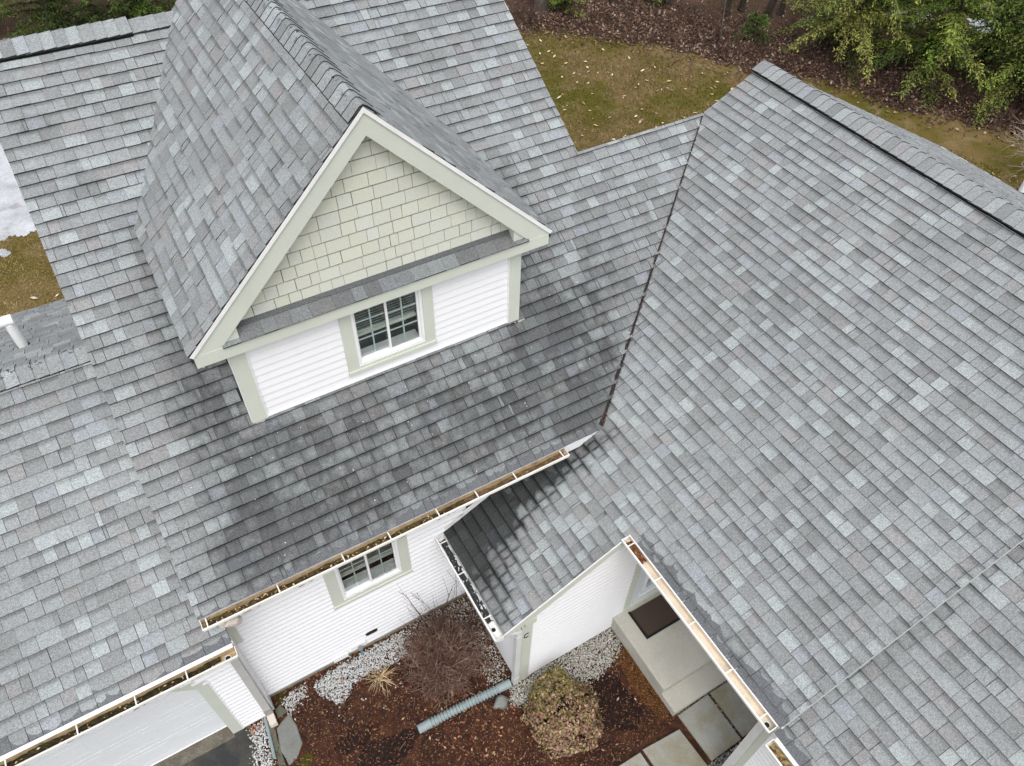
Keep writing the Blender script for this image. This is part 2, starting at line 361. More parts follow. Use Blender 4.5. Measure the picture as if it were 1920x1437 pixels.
sheet('concrete_apron', [(-.42, .03), (-.42, .24), (-4, .24), (-4, .02)], .02, 'apron', kind='structure')
sheet('moss_patch', rough_edge([(.17, .27), (.33, .26), (.29, .16), (.16, .14), (.17, .27)], .015, 5), .016, 'moss', kind='structure')
sheet('moss_patch', rough_edge([(.16, -.66), (.30, -.58), (.34, -.70), (.18, -.76), (.16, -.66)], .015, 5), .016, 'moss', kind='structure')
M['mulch_damp'] = ground_mat('damp_mulch', (.022, .012, .010), (.016, .010, .009), (.040, .019, .013), 2, 9, 70)
for cx_, cy_, rx_, ry_ in ((3.92, -1.98, .34, .42), (1.15, -1.08, .42, .17), (.85, -.75, .25, .12)):
    P_ = [(cx_+rx_*math.cos(a)*(1+.16*math.sin(3*a+cx_)), cy_+ry_*math.sin(a)*(1+.16*math.sin(4*a))) for a in np.linspace(0, 2*math.pi, 25)]
    sheet('damp_mulch', rough_edge(P_, .025, 2), .0125, 'mulch_damp', kind='structure')
# porch landing, step, walk
g = G(); g.prism([(4.515, -2.26, 0), (6.3, -2.26, 0), (6.3, -1.135, 0), (4.515, -1.135, 0)], (0, 0, .31)); g.prism([(4.50, -2.275, .31), (6.3, -2.275, .31), (6.3, -1.135, .31), (4.50, -1.135, .31)], (0, 0, .04))
ld = g.build('concrete_landing', 'conc', kind='structure')
g = G(); g.prism([(4.515, -2.53, 0), (6.3, -2.53, 0), (6.3, -2.262, 0), (4.515, -2.262, 0)], (0, 0, .15)); g.prism([(4.505, -2.54, .15), (6.3, -2.54, .15), (6.3, -2.263, .15), (4.505, -2.263, .15)], (0, 0, .032))
g.build('concrete_step', 'conc', kind='structure')
wk = sheet('walkway', [(3.1, -2.56), (6.3, -2.53), (6.3, -3.4), (4.4, -3.45), (4.4, -6), (3.1, -6)], .010, 'mulch', kind='structure')
def paver(P):
    g = G(); Pi = [(x, y) for x, y in P]; cx = sum(p[0] for p in P)/len(P); cyy = sum(p[1] for p in P)/len(P)
    Q = [(cx+(x-cx)*.975, cyy+(y-cyy)*.975) for x, y in P]; n = len(P)
    g.mesh([(x, y, .0) for x, y in Pi]+[(x, y, .032) for x, y in Pi]+[(x, y, .042) for x, y in Q],
           [(i, (i+1) % n, (i+1) % n+n, i+n) for i in range(n)]+[(i+n, (i+1) % n+n, (i+1) % n+2*n, i+2*n) for i in range(n)]+[tuple(range(2*n, 3*n))])
    g.build('paver', 'slab', wk)
paver([(4.575, -2.56), (5.085, -2.545), (5.09, -3.19), (4.60, -3.20)])
paver([(5.125, -2.545), (5.62, -2.545), (5.62, -3.18), (5.125, -3.18)])
paver([(5.66, -2.545), (6.2, -2.545), (6.2, -3.18), (5.66, -3.18)])
paver([(3.93, -2.66), (4.485, -2.70), (4.52, -3.28), (3.95, -3.28)])
paver([(3.34, -2.66), (3.885, -2.67), (3.9, -3.28), (3.34, -3.28)])
paver([(3.34, -3.33), (3.9, -3.33), (3.9, -3.95), (3.34, -3.95)])
def snow(name, P, h=.05, st=.03):
    P = np.array(P, float); lo = P.min(0)-.2; hi = P.max(0)+.2
    X, Y = np.meshgrid(np.arange(lo[0], hi[0], st), np.arange(lo[1], hi[1], st), indexing='ij')
    dst = np.full(X.shape, 9.0)
    for (x0, y0), (x1, y1) in zip(P, np.roll(P, -1, 0)):
        dx, dy = x1-x0, y1-y0; tt = np.clip(((X-x0)*dx+(Y-y0)*dy)/(dx*dx+dy*dy), 0, 1); dst = np.minimum(dst, np.hypot(X-x0-tt*dx, Y-y0-tt*dy))
    sd = np.where(inpoly(X, Y, P.tolist()), dst, -dst)
    nz = sum(a*np.sin(X*f1+Y*f2+ph) for a, f1, f2, ph in ((.09, 5, 3, 1), (.06, -7, 8, 2), (.04, 15, 11, 0), (.03, -19, 23, 4)))+rng.normal(0, .02, X.shape)
    sd = sd+nz; H_ = h*np.sqrt(np.clip(sd/.5, 0, 1))+.012*nz+.004
    ok = sd > 0; n1 = X.shape[1]; idx = np.arange(X.size).reshape(X.shape)
    c = ok[:-1, :-1] & ok[1:, :-1] & ok[1:, 1:] & ok[:-1, 1:]
    F = np.stack([idx[:-1, :-1][c], idx[1:, :-1][c], idx[1:, 1:][c], idx[:-1, 1:][c]], 1)
    o = arr(name, np.stack([X, Y, H_], -1).reshape(-1, 3), F, np.ones((X.size, 3)), 'snow', kind='stuff')
    o.data.polygons.foreach_set('use_smooth', np.ones(len(F), bool))
snow('snow_patch', [(-.6, 16.2), (-.9, 14.2), (-.8, 12.7), (-1.05, 12.2), (-1.37, 12.05), (-1.78, 12.07), (-3.5, 12.0), (-5, 13), (-5, 15.6), (-3, 16.6)])
snow('snow_patch', [(24.0, 10.4), (25.2, 9.9), (25.8, 10.6), (25.0, 11.4), (24.2, 11.3)])
snow('snow_patch', [(26.0, 8.9), (27.0, 8.3), (27.4, 9.2), (26.4, 9.9)])
snow('snow_patch', [(23.6, 13.0), (24.5, 12.4), (25.0, 13.2), (24.1, 13.6)])
snow('snow_patch', [(1.0, 27), (5.5, 26), (6, 28.5), (2, 29.5)])
snow('snow_patch', [(-1.9, 11.75), (-1.65, 11.6), (-1.6, 11.72), (-1.8, 11.85)], .02)

# ------------------------------------------------------------------ house
house = thing('house', 'grey shingled house with white siding, sage trim and a steep gabled dormer', 'house')
def part(g, name, mats, **kw): return g.build(name, mats, house, **kw)

EXP = .1435
REC = []       # every shingle: dict(pts, uv, col, aux, mat)
BASEC = np.array((.245, .2565, .2595))
def tone():
    r = random.random()
    if r < .11: c = BASEC*np.array((1.28, 1.325, 1.315))
    elif r < .25: c = BASEC*np.array((1.12, 1.14, 1.14))
    elif r < .29: c = BASEC*np.array((1.10, 1.12, 1.18))
    elif r < .50: c = BASEC*np.array((.885, .88, .88))
    elif r < .57: c = BASEC*np.array((1.0, .955, .95))
    else: c = BASEC*1.02
    return c*random.uniform(.95, 1.05)
def clip(poly, hp):
    a, b, c = hp; out = []
    for i in range(len(poly)):
        p, q = poly[i], poly[(i+1) % len(poly)]
        dp, dq = a*p[0]+b*p[1]-c, a*q[0]+b*q[1]-c
        if dp >= 0: out.append(p)
        if (dp >= 0) != (dq >= 0):
            f = dp/(dp-dq); out.append((p[0]+(q[0]-p[0])*f, p[1]+(q[1]-p[1])*f))
    return out
def shingles(O, U, V, s0, s1, u0, u1, regions, mat, keep=None, eave=None, tfac=1.0, lap_shade=.5, tight=False):
    """courses from slope distance s0 to s1; regions: list of lists of half planes (a,b,c): a*u+b*s>=c"""
    O, U, V = Vector(O), Vector(U), Vector(V); N = U.cross(V); i = 0; s = s0
    while s < s1:
        u = u0-random.uniform(0, .3); wob = random.uniform(-.002, .002); prev = 0
        while u < u1:
            r = random.random()
            wd = random.uniform(.03, .06) if r < .07 else random.uniform(.085, .13) if r < .36 else random.uniform(.13, .22)
            t = (.012 if random.random() < .55 else .0075)*tfac
            jit = random.uniform(-.0015, .0015); gap = random.uniform(.0035, .006) if random.random() < .55 else .0015
            if tight: gap = .0006
            col = tone()
            sb = s+wob+jit
            quad = [(u+gap/2, sb), (u+wd-gap/2, sb), (u+wd-gap/2, s+EXP+.006), (u+gap/2, s+EXP+.006)]
            wet = 0.0
            ev = eave(u, s) if eave else None
            if ev is not None:
                k = (s-ev)/EXP
                if -.5 < k < .5: wet = random.uniform(.42, .80)
                elif k < -.5: wet = 1.0
                elif k < 1.5: wet = max(0.0, random.gauss(.02, .13))
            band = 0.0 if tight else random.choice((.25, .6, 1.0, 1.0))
            for reg in regions:
                P = quad
                for hp in reg+[(0, -1, -s1)]:
                    P = clip(P, hp)
                    if len(P) < 3: break
                if len(P) < 3: continue
                cu = sum(p[0] for p in P)/len(P); cs = sum(p[1] for p in P)/len(P)
                if keep and not keep(O+U*cu+V*cs): continue
                hh = lambda ss: .002+t*max(0, 1-(ss-s)/EXP)
                top = [O+U*a+V*b+N*hh(b) for a, b in P]; low = [O+U*a+V*b-N*.004 for a, b in P]
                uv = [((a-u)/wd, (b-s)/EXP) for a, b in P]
                REC.append((top, low, uv, tuple(col), (min(1, wet), lap_shade*random.uniform(.8, 1.1), band), mat))  # second aux channel: strength of the painted lap shadow line
            u += wd
        s += EXP
cM = math.hypot(1, MP); vM = (0, 1/cM, MP/cM)
cW = math.hypot(1, WP); vW = (1/cW, 0, WP/cW)
cD = math.hypot(1, DK); vDl = (1/cD, 0, DK/cD); vDr = (-1/cD, 0, DK/cD)
valx = lambda y: X2+(ME-WE+MP*y)/WP
# main slope: u = x, s = y*cM
def keep_main(p):
    if 1.25 < p.x < 4.3 and p.y > 1.5 and p.z < DZ-DK*abs(p.x-DX)-.35: return False
    return True
kv = MP/WP/cM    # x < X2+(ME-WE)/WP + kv*s
val_hp = (-1, kv, -(X2+(ME-WE)/WP)-.012)
shingles((0, 0, ME), (1, 0, 0), vM, 0, MD*cM, 0, 9, [[(1, 0, -.012), (-1, 0, -XR), (0, 1, YT*cM), (0, -1, -MD*cM)], [(1, 0, -.012), val_hp, (0, -1, -YT*cM), (0, 1, -.02)]], 'shingle', keep_main, eave=lambda u, s: 0, lap_shade=1.0, tfac=1.15)
# wing slope: u = -y, s from the low eave at X3
OW = (X3, 0, zw(X3)); sw = lambda x: (x-X3)*cW; e2 = sw(X2)
wv = (kv*0, 0, 0)
# valley for y>0: x > valx(y)  ->  s/cW + X3 > X2+(ME-WE+MP*y)/WP , y=-u
val_w = (MP/WP, 1/cW, X2-X3+(ME-WE)/WP+.004)
shingles(OW, (0, -1, 0), vW, 0, sw(XRG), -YT, -Y2, [
    [(1, 0, 0), (-1, 0, Y1), (0, 1, -.02)], [(1, 0, -Y1), (-1, 0, Y2), (0, 1, e2-.03)],
    [(-1, 0, 0), (1, 0, -YT), val_w], [(-1, 0, 0), (1, 0, -.27), (0, -1, -sw(4.73))]], 'shingle', eave=lambda u, s: (e2 if u > -Y1-.05 else 0), lap_shade=.42)
# lower garage roof on the right
DROP = .17
OWd = (X3, 0, zw(X3)-DROP)
shingles(OWd, (0, -1, 0), vW, e2-.03, sw(XRG), -Y2-.02, 6.2, [[(1, 0, -Y2-.02), (0, 1, e2-.03)]], 'shingle', eave=lambda u, s: e2, lap_shade=.42)
# dormer slopes
zde = DZ-DK*DW
def dormer(side):
    O = (DX-side*DW, 0, zde); V = vDl if side > 0 else vDr; U = (0, -1, 0) if side > 0 else (0, 1, 0); k = -side   # y = k*u
    # keep where dormer z > main z : zde + s*DK/cD > ME+MP*y-.03
    yb = MD
    f = lambda sgn: None
    # front: y<=MD ; z_d - z_m >= -.05 : s*DK/cD - MP*k*u >= ME-zde-.05
    A = [(-MP*k, DK/cD, ME-zde-.05), (k*-1, 0, -MD), (k, 0, DY-.012)]
    # back: y>=MD : z_m = ME+MP*MD-MP*(y-MD)
    B = [(MP*k, DK/cD, ME+2*MP*MD-zde-.05), (k, 0, MD), (-k, 0, -8.0)]
    u0, u1 = (-8.0, -DY+.02) if side > 0 else (DY-.02, 8.0)
    u0, u1 = (-MD-.06, -DY+.02) if side > 0 else (DY-.02, MD+.06)
    A[1] = (k*-1, 0, -MD-.05)
    shingles(O, U, V, 0, DW*cD, u0, u1, [A], 'shingle_clean', tfac=1.2 if side > 0 else .85, lap_shade=.5 if side > 0 else .0, tight=side < 0)
dormer(1); dormer(-1)
# garage slopes
shingles((0, GE, GO+MP*GE), (1, 0, 0), vM, 0, (GR-GE)*cM, -5.2, .2, [[(-1, 0, 0)], [(1, 0, 0), (-1, 0, -.17), (0, -1, -.46*cM)]], 'shingle_clean', eave=lambda u, s: 0, lap_shade=.7)
GB = .55; cB = math.hypot(1, GB); ZGR = GO+MP*GR; YGB = 6.07
shingles((0, YGB, ZGR-GB*(YGB-GR)), (-1, 0, 0), (0, -1/cB, GB/cB), 0, (YGB-GR)*cB, .0, 5.2, [[(1, 0, 0)]], 'shingle_clean', tfac=1.2)
# far slope of the wing
shingles((14.8, 0, ZR-WP*(14.8-XRG)), (0, 1, 0), (-1/cW, 0, WP/cW), 0, (14.8-XRG)*cW, -3.4, YT, [[(1, 0, Y2), (-1, 0, -YT)]], 'shingle_clean')

# roof decks (felted boards under the shingles) with the shingles showing largest as sub-parts
def deck(name, P, th=.10, n=None):
    g = G(); a, b, c = [Vector(p) for p in P[:3]]; nn = (b-a).cross(c-a).normalized()
    if nn.z < 0: nn = -nn
    P = [Vector(p)-nn*.006 for p in P]
    g.prism(P, -nn*th)
    return part(g, name, 'deck')
D = {}
D['main'] = deck('main_roof', [(.01, 0.005, zm(.005)), (valx(0)-.02, .005, zm(.005)), (valx(YT)-.02, YT-.005, zm(YT-.005)), (XR-.005, YT-.005, zm(YT-.005)), (XR-.005, MD, zm(MD)), (.01, MD, zm(MD))])
D['wing'] = deck('wing_roof', [(X2+.005, Y2+.005, zw(X2+.005)), (X2+.005, Y1+.005, zw(X2+.005)), (X3+.005, Y1+.005, zw(X3+.005)), (X3+.005, .27, zw(X3+.005)), (4.74, .27, zw(4.74)), (valx(YT), YT-.005, zw(valx(YT))), (XRG, YT-.005, ZR), (XRG, Y2+.005, ZR)])
D['low'] = deck('lower_wing_roof', [(X2-.02, Y2-.015, zw(X2-.02)-DROP), (X2-.02, -6.2, zw(X2-.02)-DROP), (XRG, -6.2, ZR-DROP), (XRG, Y2-.015, ZR-DROP)])
g = G()
for sd in (1, -1):
    xe = DX-sd*(DW-.005)
    for (ya, yb, xa) in ((DY+.01, 3.30, xe),):
        P = [Vector((xe, ya, zde+.005)), Vector((DX, ya, DZ)), Vector((DX, MD+.04, DZ)), Vector((DX-sd*.62, MD+.04, DZ-DK*.62)), Vector((xe, 3.33, zde+.005))]
        g.prism([p-Vector((0, 0, .012)) for p in P], (0, 0, -.10))
D['dorm'] = part(g, 'dormer_roof', 'deck')
g = G()
g.prism([(-5.2, GE+.005, GO+MP*GE-.008), (-.002, GE+.005, GO+MP*GE-.008), (-.002, GR, ZGR-.008), (-5.2, GR, ZGR-.008)], (0, 0, -.12))
g.prism([(0, GE+.005, GO+MP*GE-.008), (.165, GE+.005, GO+MP*GE-.008), (.165, .26, GO+MP*.26-.008), (0, .26, GO+MP*.26-.008)], (0, 0, -.12))
g.prism([(-5.2, GR, ZGR-.008), (-.002, GR, ZGR-.008), (-.002, YGB-.005, ZGR-GB*(YGB-GR)-.008), (-5.2, YGB-.005, ZGR-GB*(YGB-GR)-.008)], (0, 0, -.12))
D['gar'] = part(g, 'garage_roof', 'deck')
g = G(); P = [(XRG, Y2+.005, ZR-.008), (14.795, Y2+.005, ZR-WP*(14.795-XRG)-.008), (14.795, YT-.005, ZR-WP*(14.795-XRG)-.008), (XRG, YT-.005, ZR-.008)]; g.prism(P, (0, 0, -.1))
P = [(.01, MD, zm(MD)-.012), (XR, MD, zm(MD)-.012), (XR, 10.7, zm(0)-.012), (.01, 10.7, zm(0)-.012)]; g.prism(P, (0, 0, -.1))
part(g, 'rear_roof', 'deck')

fpx = 1406.0/1920*1024
def proj(p):
    d = p-CAM; z = d.dot(fw); return 512+fpx*d.dot(r2)/z, 383-fpx*d.dot(u2)/z, z
def parea(P):
    q = [proj(p) for p in P]
    if min(a[2] for a in q) < .5: return 0
    cx = sum(a[0] for a in q)/len(q); cyy = sum(a[1] for a in q)/len(q)
    if not (0 < cx < 1024 and 0 < cyy < 766): return 0
    return .5*abs(sum(q[i][0]*q[(i+1) % len(q)][1]-q[(i+1) % len(q)][0]*q[i][1] for i in range(len(q))))
def hidden(c):   # behind the dormer
    if c.y < 1.3: return False
    d = CAM-c
    for k in range(1, 40):
        p = c+d*(k/60)
        if p.y > DY and abs(p.x-DX) < DW and p.z < DZ-DK*abs(p.x-DX)-.1 and p.z > zm(p.y)+.15: return True
    return False
areas = [(0 if r[5] == 'x' else parea(r[0])) for r in REC]
order = sorted(range(len(REC)), key=lambda i: -areas[i])
solo = []
for i in order:
    c = sum(REC[i][0], Vector())/len(REC[i][0])
    if areas[i] > 0 and not (hidden(c) and c.z < DZ-DK*abs(c.x-DX)-.1): solo.append(i)
    if len(solo) == 300: break
solo_s = set(solo)
def add_shingle(g, r):
    top, low, uv, col, aux, _ = r; n = len(top); b = len(g.v)
    g.v += [tuple(p) for p in top]+[tuple(p) for p in low]; g.c += [col]*(2*n); g.a += [aux]*(2*n)
    g.f.append(list(range(b, b+n))); g.mi.append(0); g.uv += uv
    sk = 1 if aux[1] > 0 or random.random() < .42 else 0
    for i in range(n):
        j = (i+1) % n; g.f.append([b+j, b+i, b+n+i, b+n+j]); g.mi.append(sk); g.uv += [uv[j], uv[i], uv[i], uv[j]]
bulk = {'shingle': G(), 'shingle_clean': G()}
def roof_of(p):
    if p.y < Y2-.1 and p.x > 3: return D['low']
    if abs(p.x-DX) < DW+.02 and p.y > DY-.03 and p.z > DZ-DK*abs(p.x-DX)-.06: return D['dorm']
    if p.x < .18 and p.z < zm(p.y)-.1: return D['gar']
    if abs(p.z-zw(p.x)) < abs(p.z-zm(p.y)): return D['wing']
    return D['main']
for i, r in enumerate(REC):
    if i in solo_s:
        g = G(); add_shingle(g, r); g.build('shingle', [r[5], 'butt'], roof_of(sum(r[0], Vector())/len(r[0])))
    else: add_shingle(bulk[r[5]], r)
gb = G(); ofs = 0
for nm, mi in (('shingle', 0), ('shingle_clean', 2)):
    b = bulk[nm]; ofs = len(gb.v)
    gb.v += b.v; gb.c += b.c; gb.a += b.a; gb.uv += b.uv; gb.f += [[k+ofs for k in f] for f in b.f]; gb.mi += [mi if m == 0 else 1 for m in b.mi]
part(gb, 'shingle_covering', ['shingle', 'butt', 'shingle_clean'], kind='stuff')

# ridge caps: bent shingles lapping along a ridge
def ridge(O, d, L, pl, pr, wd, lift, exp_=.125, tornf=.0, dark=1.0, mat='cap', rad=.04, t=.010, vary=.05):
    """O start (the exposed ends face O), d unit along ridge; pl, pr slopes to the left/right of d (drop per metre); lift above the apex"""
    O, d = Vector(O), Vector(d); side = d.cross(Vector((0, 0, 1))).normalized()
    n = int(L/exp_)
    for i in range(n):
        g = G(); a0 = i*exp_+random.uniform(-.004, .004); a1 = a0+exp_+.05
        col = tuple(tone()*dark*random.uniform(1-vary, 1+vary)); tr = tornf if random.random() < .9 else 0
        prof = []
        for k in range(-4, 5):
            x = wd*k/4*(1+random.uniform(-.01, .01)); sl = pl if k < 0 else pr; ax = abs(x)
            z = -sl*(ax if ax > rad else ax*ax/(2*rad)+rad/2)+sl*rad*.5
            prof.append((x, z))
        rows = []
        for (a, h) in ((a0, t+.004), (a0+exp_*.5, t*.6+.004), (a1, .002)):
            rows.append([O+d*a+side*x+Vector((0, 0, z+lift+h)) for x, z in prof])
        m = len(prof); b = len(g.v)
        vs = rows[0]+rows[1]+rows[2]+[p-Vector((0, 0, min(t+.004, .013))) for p in rows[0]]
        g.v += [tuple(p) for p in vs]; g.c += [col]*len(vs); g.a += [(0, max(0, tr*(1.3-abs(prof[k % m][0])/wd*1.6)), .0) for k in range(len(vs))]
        for rr in range(2):
            for k in range(m-1): g.f.append([rr*m+k, rr*m+k+1, (rr+1)*m+k+1, (rr+1)*m+k]); g.mi.append(0); g.uv += [(.3, .2)]*4
        for k in range(m-1): g.f.append([3*m+k, 3*m+k+1, k+1, k]); g.mi.append(1); g.uv += [(.3, .2)]*4
        for e in (0, m-1):   # side edges
            lo = [p-Vector((0, 0, t+.004)) for p in (rows[0][e], rows[1][e], rows[2][e])]; q = len(g.v)
            g.v += [tuple(p) for p in [rows[0][e], rows[1][e], rows[2][e]]+lo]; g.c += [col]*6; g.a += [(0, 0, 0)]*6
            for k in range(2): g.f.append([q+k, q+k+1, q+k+4, q+k+3]); g.mi.append(1); g.uv += [(.3, .2)]*4
        g.build('ridge_cap', [mat, 'butt'], house)
ridge((DX, DY-.01, DZ), (0, 1, 0), 5.0, DK, DK, .14, .006, .138, 1.0, 1.0, rad=.035, t=.011)
ridge((-.005, GR, ZGR), (-1, 0, 0), 5.2, MP, GB, .15, .008, .135, .8, 1.0, rad=.03, t=.013)
# ridge vent + caps : tall main ridge (stops before the dormer) and wing ridge
def vent(x0, x1, y0, y1, z, alongx, p):
    g = G(); h = .045; wd = .17
    for k in (-1, 1):
        for hh, off in ((0.003, 0), (.017, .012)):
            a, b = wd-off, wd-off-.055
            zz = lambda t: z-p*t+hh
            if alongx: P = [(x0, y0+k*a, zz(a)), (x1, y0+k*a, zz(a)), (x1, y0+k*a, zz(a)+.012), (x0, y0+k*a, zz(a)+.012)]; dv = (0, -k*.16, p*.16)
            else: P = [(x0+k*a, y0, zz(a)), (x0+k*a, y1, zz(a)), (x0+k*a, y1, zz(a)+.012), (x0+k*a, y0, zz(a)+.012)]; dv = (-k*.16, 0, p*.16)
            g.prism(P, dv)
    return part(g, 'ridge_vent', 'vent_dark')
vent(-.02, 1.62, MD, MD, zm(MD), True, MP)
ridge((1.62, MD, zm(MD)), (-1, 0, 0), 1.7, MP, MP, .185, .038, .13, .35, .97, rad=.06, t=.013, vary=.13)
ridge((2.16, MD, zm(MD)), (-1, 0, 0), .62, MP, MP, .16, .012, .13, 0, 1.05, rad=.05)
ridge((DX, MD+.05, DZ-.01), Vector((-1, 0, -DK)).normalized(), .86, 0, .9, .15, .012, .13, 0, 1.05, rad=.05)
ridge((3.6, MD, zm(MD)), (1, 0, 0), 2.5, MP, MP, .16, .012, .13, 0, 1.05, rad=.05)
vent(XRG, XRG, Y2, YT+.01, ZR, False, WP)
ridge((XRG, Y2, ZR), (0, 1, 0), YT-Y2+.05, WP, WP, .185, .040, .13, .15, 1.05, rad=.06)
ridge((XRG, -6.2, ZR-DROP), (0, 1, 0), 2.6, WP, WP, .185, .03, .13, .0, 1.05, rad=.06)

# valley seam: dark open cut between main roof and wing, with needles and debris
g = G(); A = Vector((valx(.02), .02, zm(.02)+.010)); B = Vector((valx(YT), YT, zm(YT)+.010)); d = (B-A).normalized()
N1 = Vector(vM).cross(Vector((1, 0, 0))); nW = Vector((-WP, 0, 1)).normalized(); nM = Vector((0, -MP, 1)).normalized()
sd1 = d.cross(nM).normalized(); sd2 = d.cross(nW).normalized()
for k in range(60):
    p, q = A+(B-A)*(k/60), A+(B-A)*((k+1)/60); ww = .040*(1-k/78)+random.uniform(-.010, .010)*(1-k/90); w2 = .006
    for sdv in (sd1, -sd2):
        pass
    g.poly([p-sd1*ww+nM*.004, q-sd1*ww+nM*.004, q+nM*.004, p+nM*.004]); g.poly([p+nM*.004, q+nM*.004, q+sd2*w2+nW*.006, p+sd2*w2+nW*.006])
part(g, 'valley_seam', 'butt')
n = 1100; f = rng.uniform(0, 1, n)**1.25
C = np.array(A)[None]+np.outer(f, np.array(B-A))+np.outer(rng.normal(0, .022, n), np.array(sd1))+np.array([0, 0, .012])
ang = rng.uniform(0, math.pi, n); L = rng.uniform(.006, .022, n)
AX = np.stack([np.cos(ang)*L, np.sin(ang)*L, np.sin(ang)*L*.5], 1); BX = np.stack([-np.sin(ang)*.003, np.cos(ang)*.003, rng.uniform(.001, .004, n)], 1)
V, F = quads(C, AX, BX); arr('valley_debris', V, F, np.repeat(pick([(.03, .02, .015), (.08, .04, .026), (.22, .09, .06), (.02, .016, .012), (.05, .05, .02)], n), 4, 0), 'leafmix', house, kind='stuff')

n = 150; fx = rng.uniform(.3, 5.6, n); fy = rng.uniform(.1, 2.2, n); ok = ~((fx > 1.1) & (fx < 4.45) & (fy > 1.3)); fx, fy = fx[ok], fy[ok]; n = len(fx)
C = np.stack([fx, fy, ME+MP*fy+.016], 1); th = rng.uniform(0, 6.28, n); L = rng.uniform(.003, .009, n)
V, F = quads(C, np.stack([np.cos(th)*L, np.sin(th)*L, MP*np.sin(th)*L], 1), np.stack([-np.sin(th)*L*.6, np.cos(th)*L*.6, MP*np.cos(th)*L*.6], 1))
arr('roof_specks', V, F, np.repeat(pick([(.7, .7, .68), (.55, .55, .52), (.03, .03, .03), (.6, .5, .35)], n), 4, 0), 'leafmix', house, kind='stuff')
# white drip edges along rakes and edges
def edge(name, P, Q, down=.05, out=(0, 0, 0), th=.012, mat='drip', rise=-.001):
    P, Q = Vector(P), Vector(Q); o = Vector(out); z = Vector((0, 0, 1)); g = G()
    g.prism([P+z*rise, Q+z*rise, Q-z*down, P-z*down], o*th); return part(g, name, mat)
edge('rake_trim', (XR-.002, YT, zm(YT)-.012), (XR-.002, MD, zm(MD)-.012), .13, (1, 0, 0), .010)
edge('drip_edge', (XR, YT, zm(YT)-.006), (valx(YT), YT, zm(YT)-.006), .13, (0, 1, 0), .012)
edge('rake_trim', (valx(YT), YT-.002, zw(valx(YT))-.012), (XRG, YT-.002, ZR-.012), .13, (0, 1, 0), .010)
edge('rake_trim', (X2, Y2, zw(X2)), (XRG, Y2, ZR), .016, (0, -1, 0), .007, 'edge_grey', .003)
edge('rake_trim', (.004, 0, ME-.02), (.004, MD, zm(MD)-.02), .10, (-1, 0, 0), .010)
edge('drip_edge', (-5.2, YGB, ZGR-GB*(YGB-GR)), (0, YGB, ZGR-GB*(YGB-GR)), .12, (0, 1, 0), .014)
edge('drip_edge', (14.8, Y2, ZR-WP*(14.8-XRG)), (14.8, YT, ZR-WP*(14.8-XRG)), .12, (1, 0, 0), .03)
# front rake board of the low wing eave: white metal edge and sage fascia
edge('drip_edge', (X3, Y1, zw(X3)), (X2, Y1, zw(X2)), .03, (0, -1, 0), .010)
g = G(); g.prism([(X3+.02, Y1-.004, zw(X3+.02)-.03), (X2+.05, Y1-.004, zw(X2+.05)-.03), (X2+.05, Y1-.004, zw(X2+.05)-.16), (X3+.33, Y1-.004, zw(X3+.33)-.19), (X3+.02, Y1-.004, zw(X3+.02)-.13)], (0, .024, 0)); part(g, 'rake_board', 'sage')
g = G(); g.box(X3+.28, X3+.43, Y1-.002, YV-.014, zw(X3+.3)-.30, zw(X3+.3)-.18); part(g, 'frieze_block', 'sage')

# ------------------------------------------------------------------ dormer front
g = G()   # rake boards
a0, b0 = (DX, 7.018), (DX-DW+.03, 5.137)
zi = 6.806
for sd in (1, -1):
    xl = lambda x: DX+sd*(x-DX)
    P = [(DX, 7.018), (.884, 5.137), (1.145, 5.137), (DX, zi)]
    g.prism([(xl(x), DY, z) for x, z in P], (0, .138, 0))
part(g, 'rake_board', 'sage')
g = G()
for sd in (1, -1):
    xl = lambda x: DX+sd*(x-DX)
    g.prism([(xl(x), DY-.016, z) for x, z in ((DX, DZ-.004), (DX-DW+.004, zde-.002), (DX-DW+.030, zde-.03), (DX, DZ-.052))], (0, .05, 0))
part(g, 'drip_edge', 'drip')
g = G(); g.box(.885, 4.655, DY-.004, 1.374, 4.996, 5.136); part(g, 'fascia_beam', 'sage')
g = G()
for sd in (1, -1):
    xl = lambda x: DX+sd*(x-DX)
    g.prism([(xl(x), DY+.018, z) for x, z in ((1.10, 5.138), (1.318, 5.138), (1.318, 5.315), (1.28, 5.29))], (0, .118, 0))
part(g, 'rake_return', 'sage')
# small pent roof under the gable
pent = G(); pent.prism([(1.15, DY-.02, 5.140), (4.40, DY-.02, 5.140), (4.40, DY+.03, 5.165), (4.245, DY+.03, 5.165), (4.245, 1.384, 5.232), (1.32, 1.384, 5.232), (1.32, DY+.03, 5.165), (1.15, DY+.03, 5.165)], (0, 0, -.006))
pr_ = part(pent, 'pent_roof', 'deck')
x = 1.15
while x < 4.40:
    wd = min(random.uniform(.12, .24), ([b for b in (1.32, 4.245, 4.40) if b > x+1e-6][0])-x); g = G(); inner = x > 1.319 and x+wd < 4.2455; yb = DY+.105 if inner else DY+.028
    c = tuple(tone()*.62); za, zb = 5.148, 5.148+.52*(yb-DY+.02)+.004
    top = [(x+.001, DY-.024, za), (x+wd-.001, DY-.024, za), (x+wd-.001, yb, zb), (x+.001, yb, zb)]
    REC_ = ([Vector(p) for p in top], [Vector((p[0], p[1], p[2]-.012)) for p in top], [(0, 0), (1, 0), (1, .6), (0, .6)], c, (0, 0, .6), 0)
    add_shingle(g, REC_); g.build('pent_shingle', ['shingle_clean', 'butt'], pr_); x += wd
g = G(); g.c = []; P = [(1.315, DY+.100, 5.222), (4.25, DY+.100, 5.222), (4.25, 1.386, 5.262), (1.315, 1.386, 5.262)]
t_ = tuple(BASEC*.42)
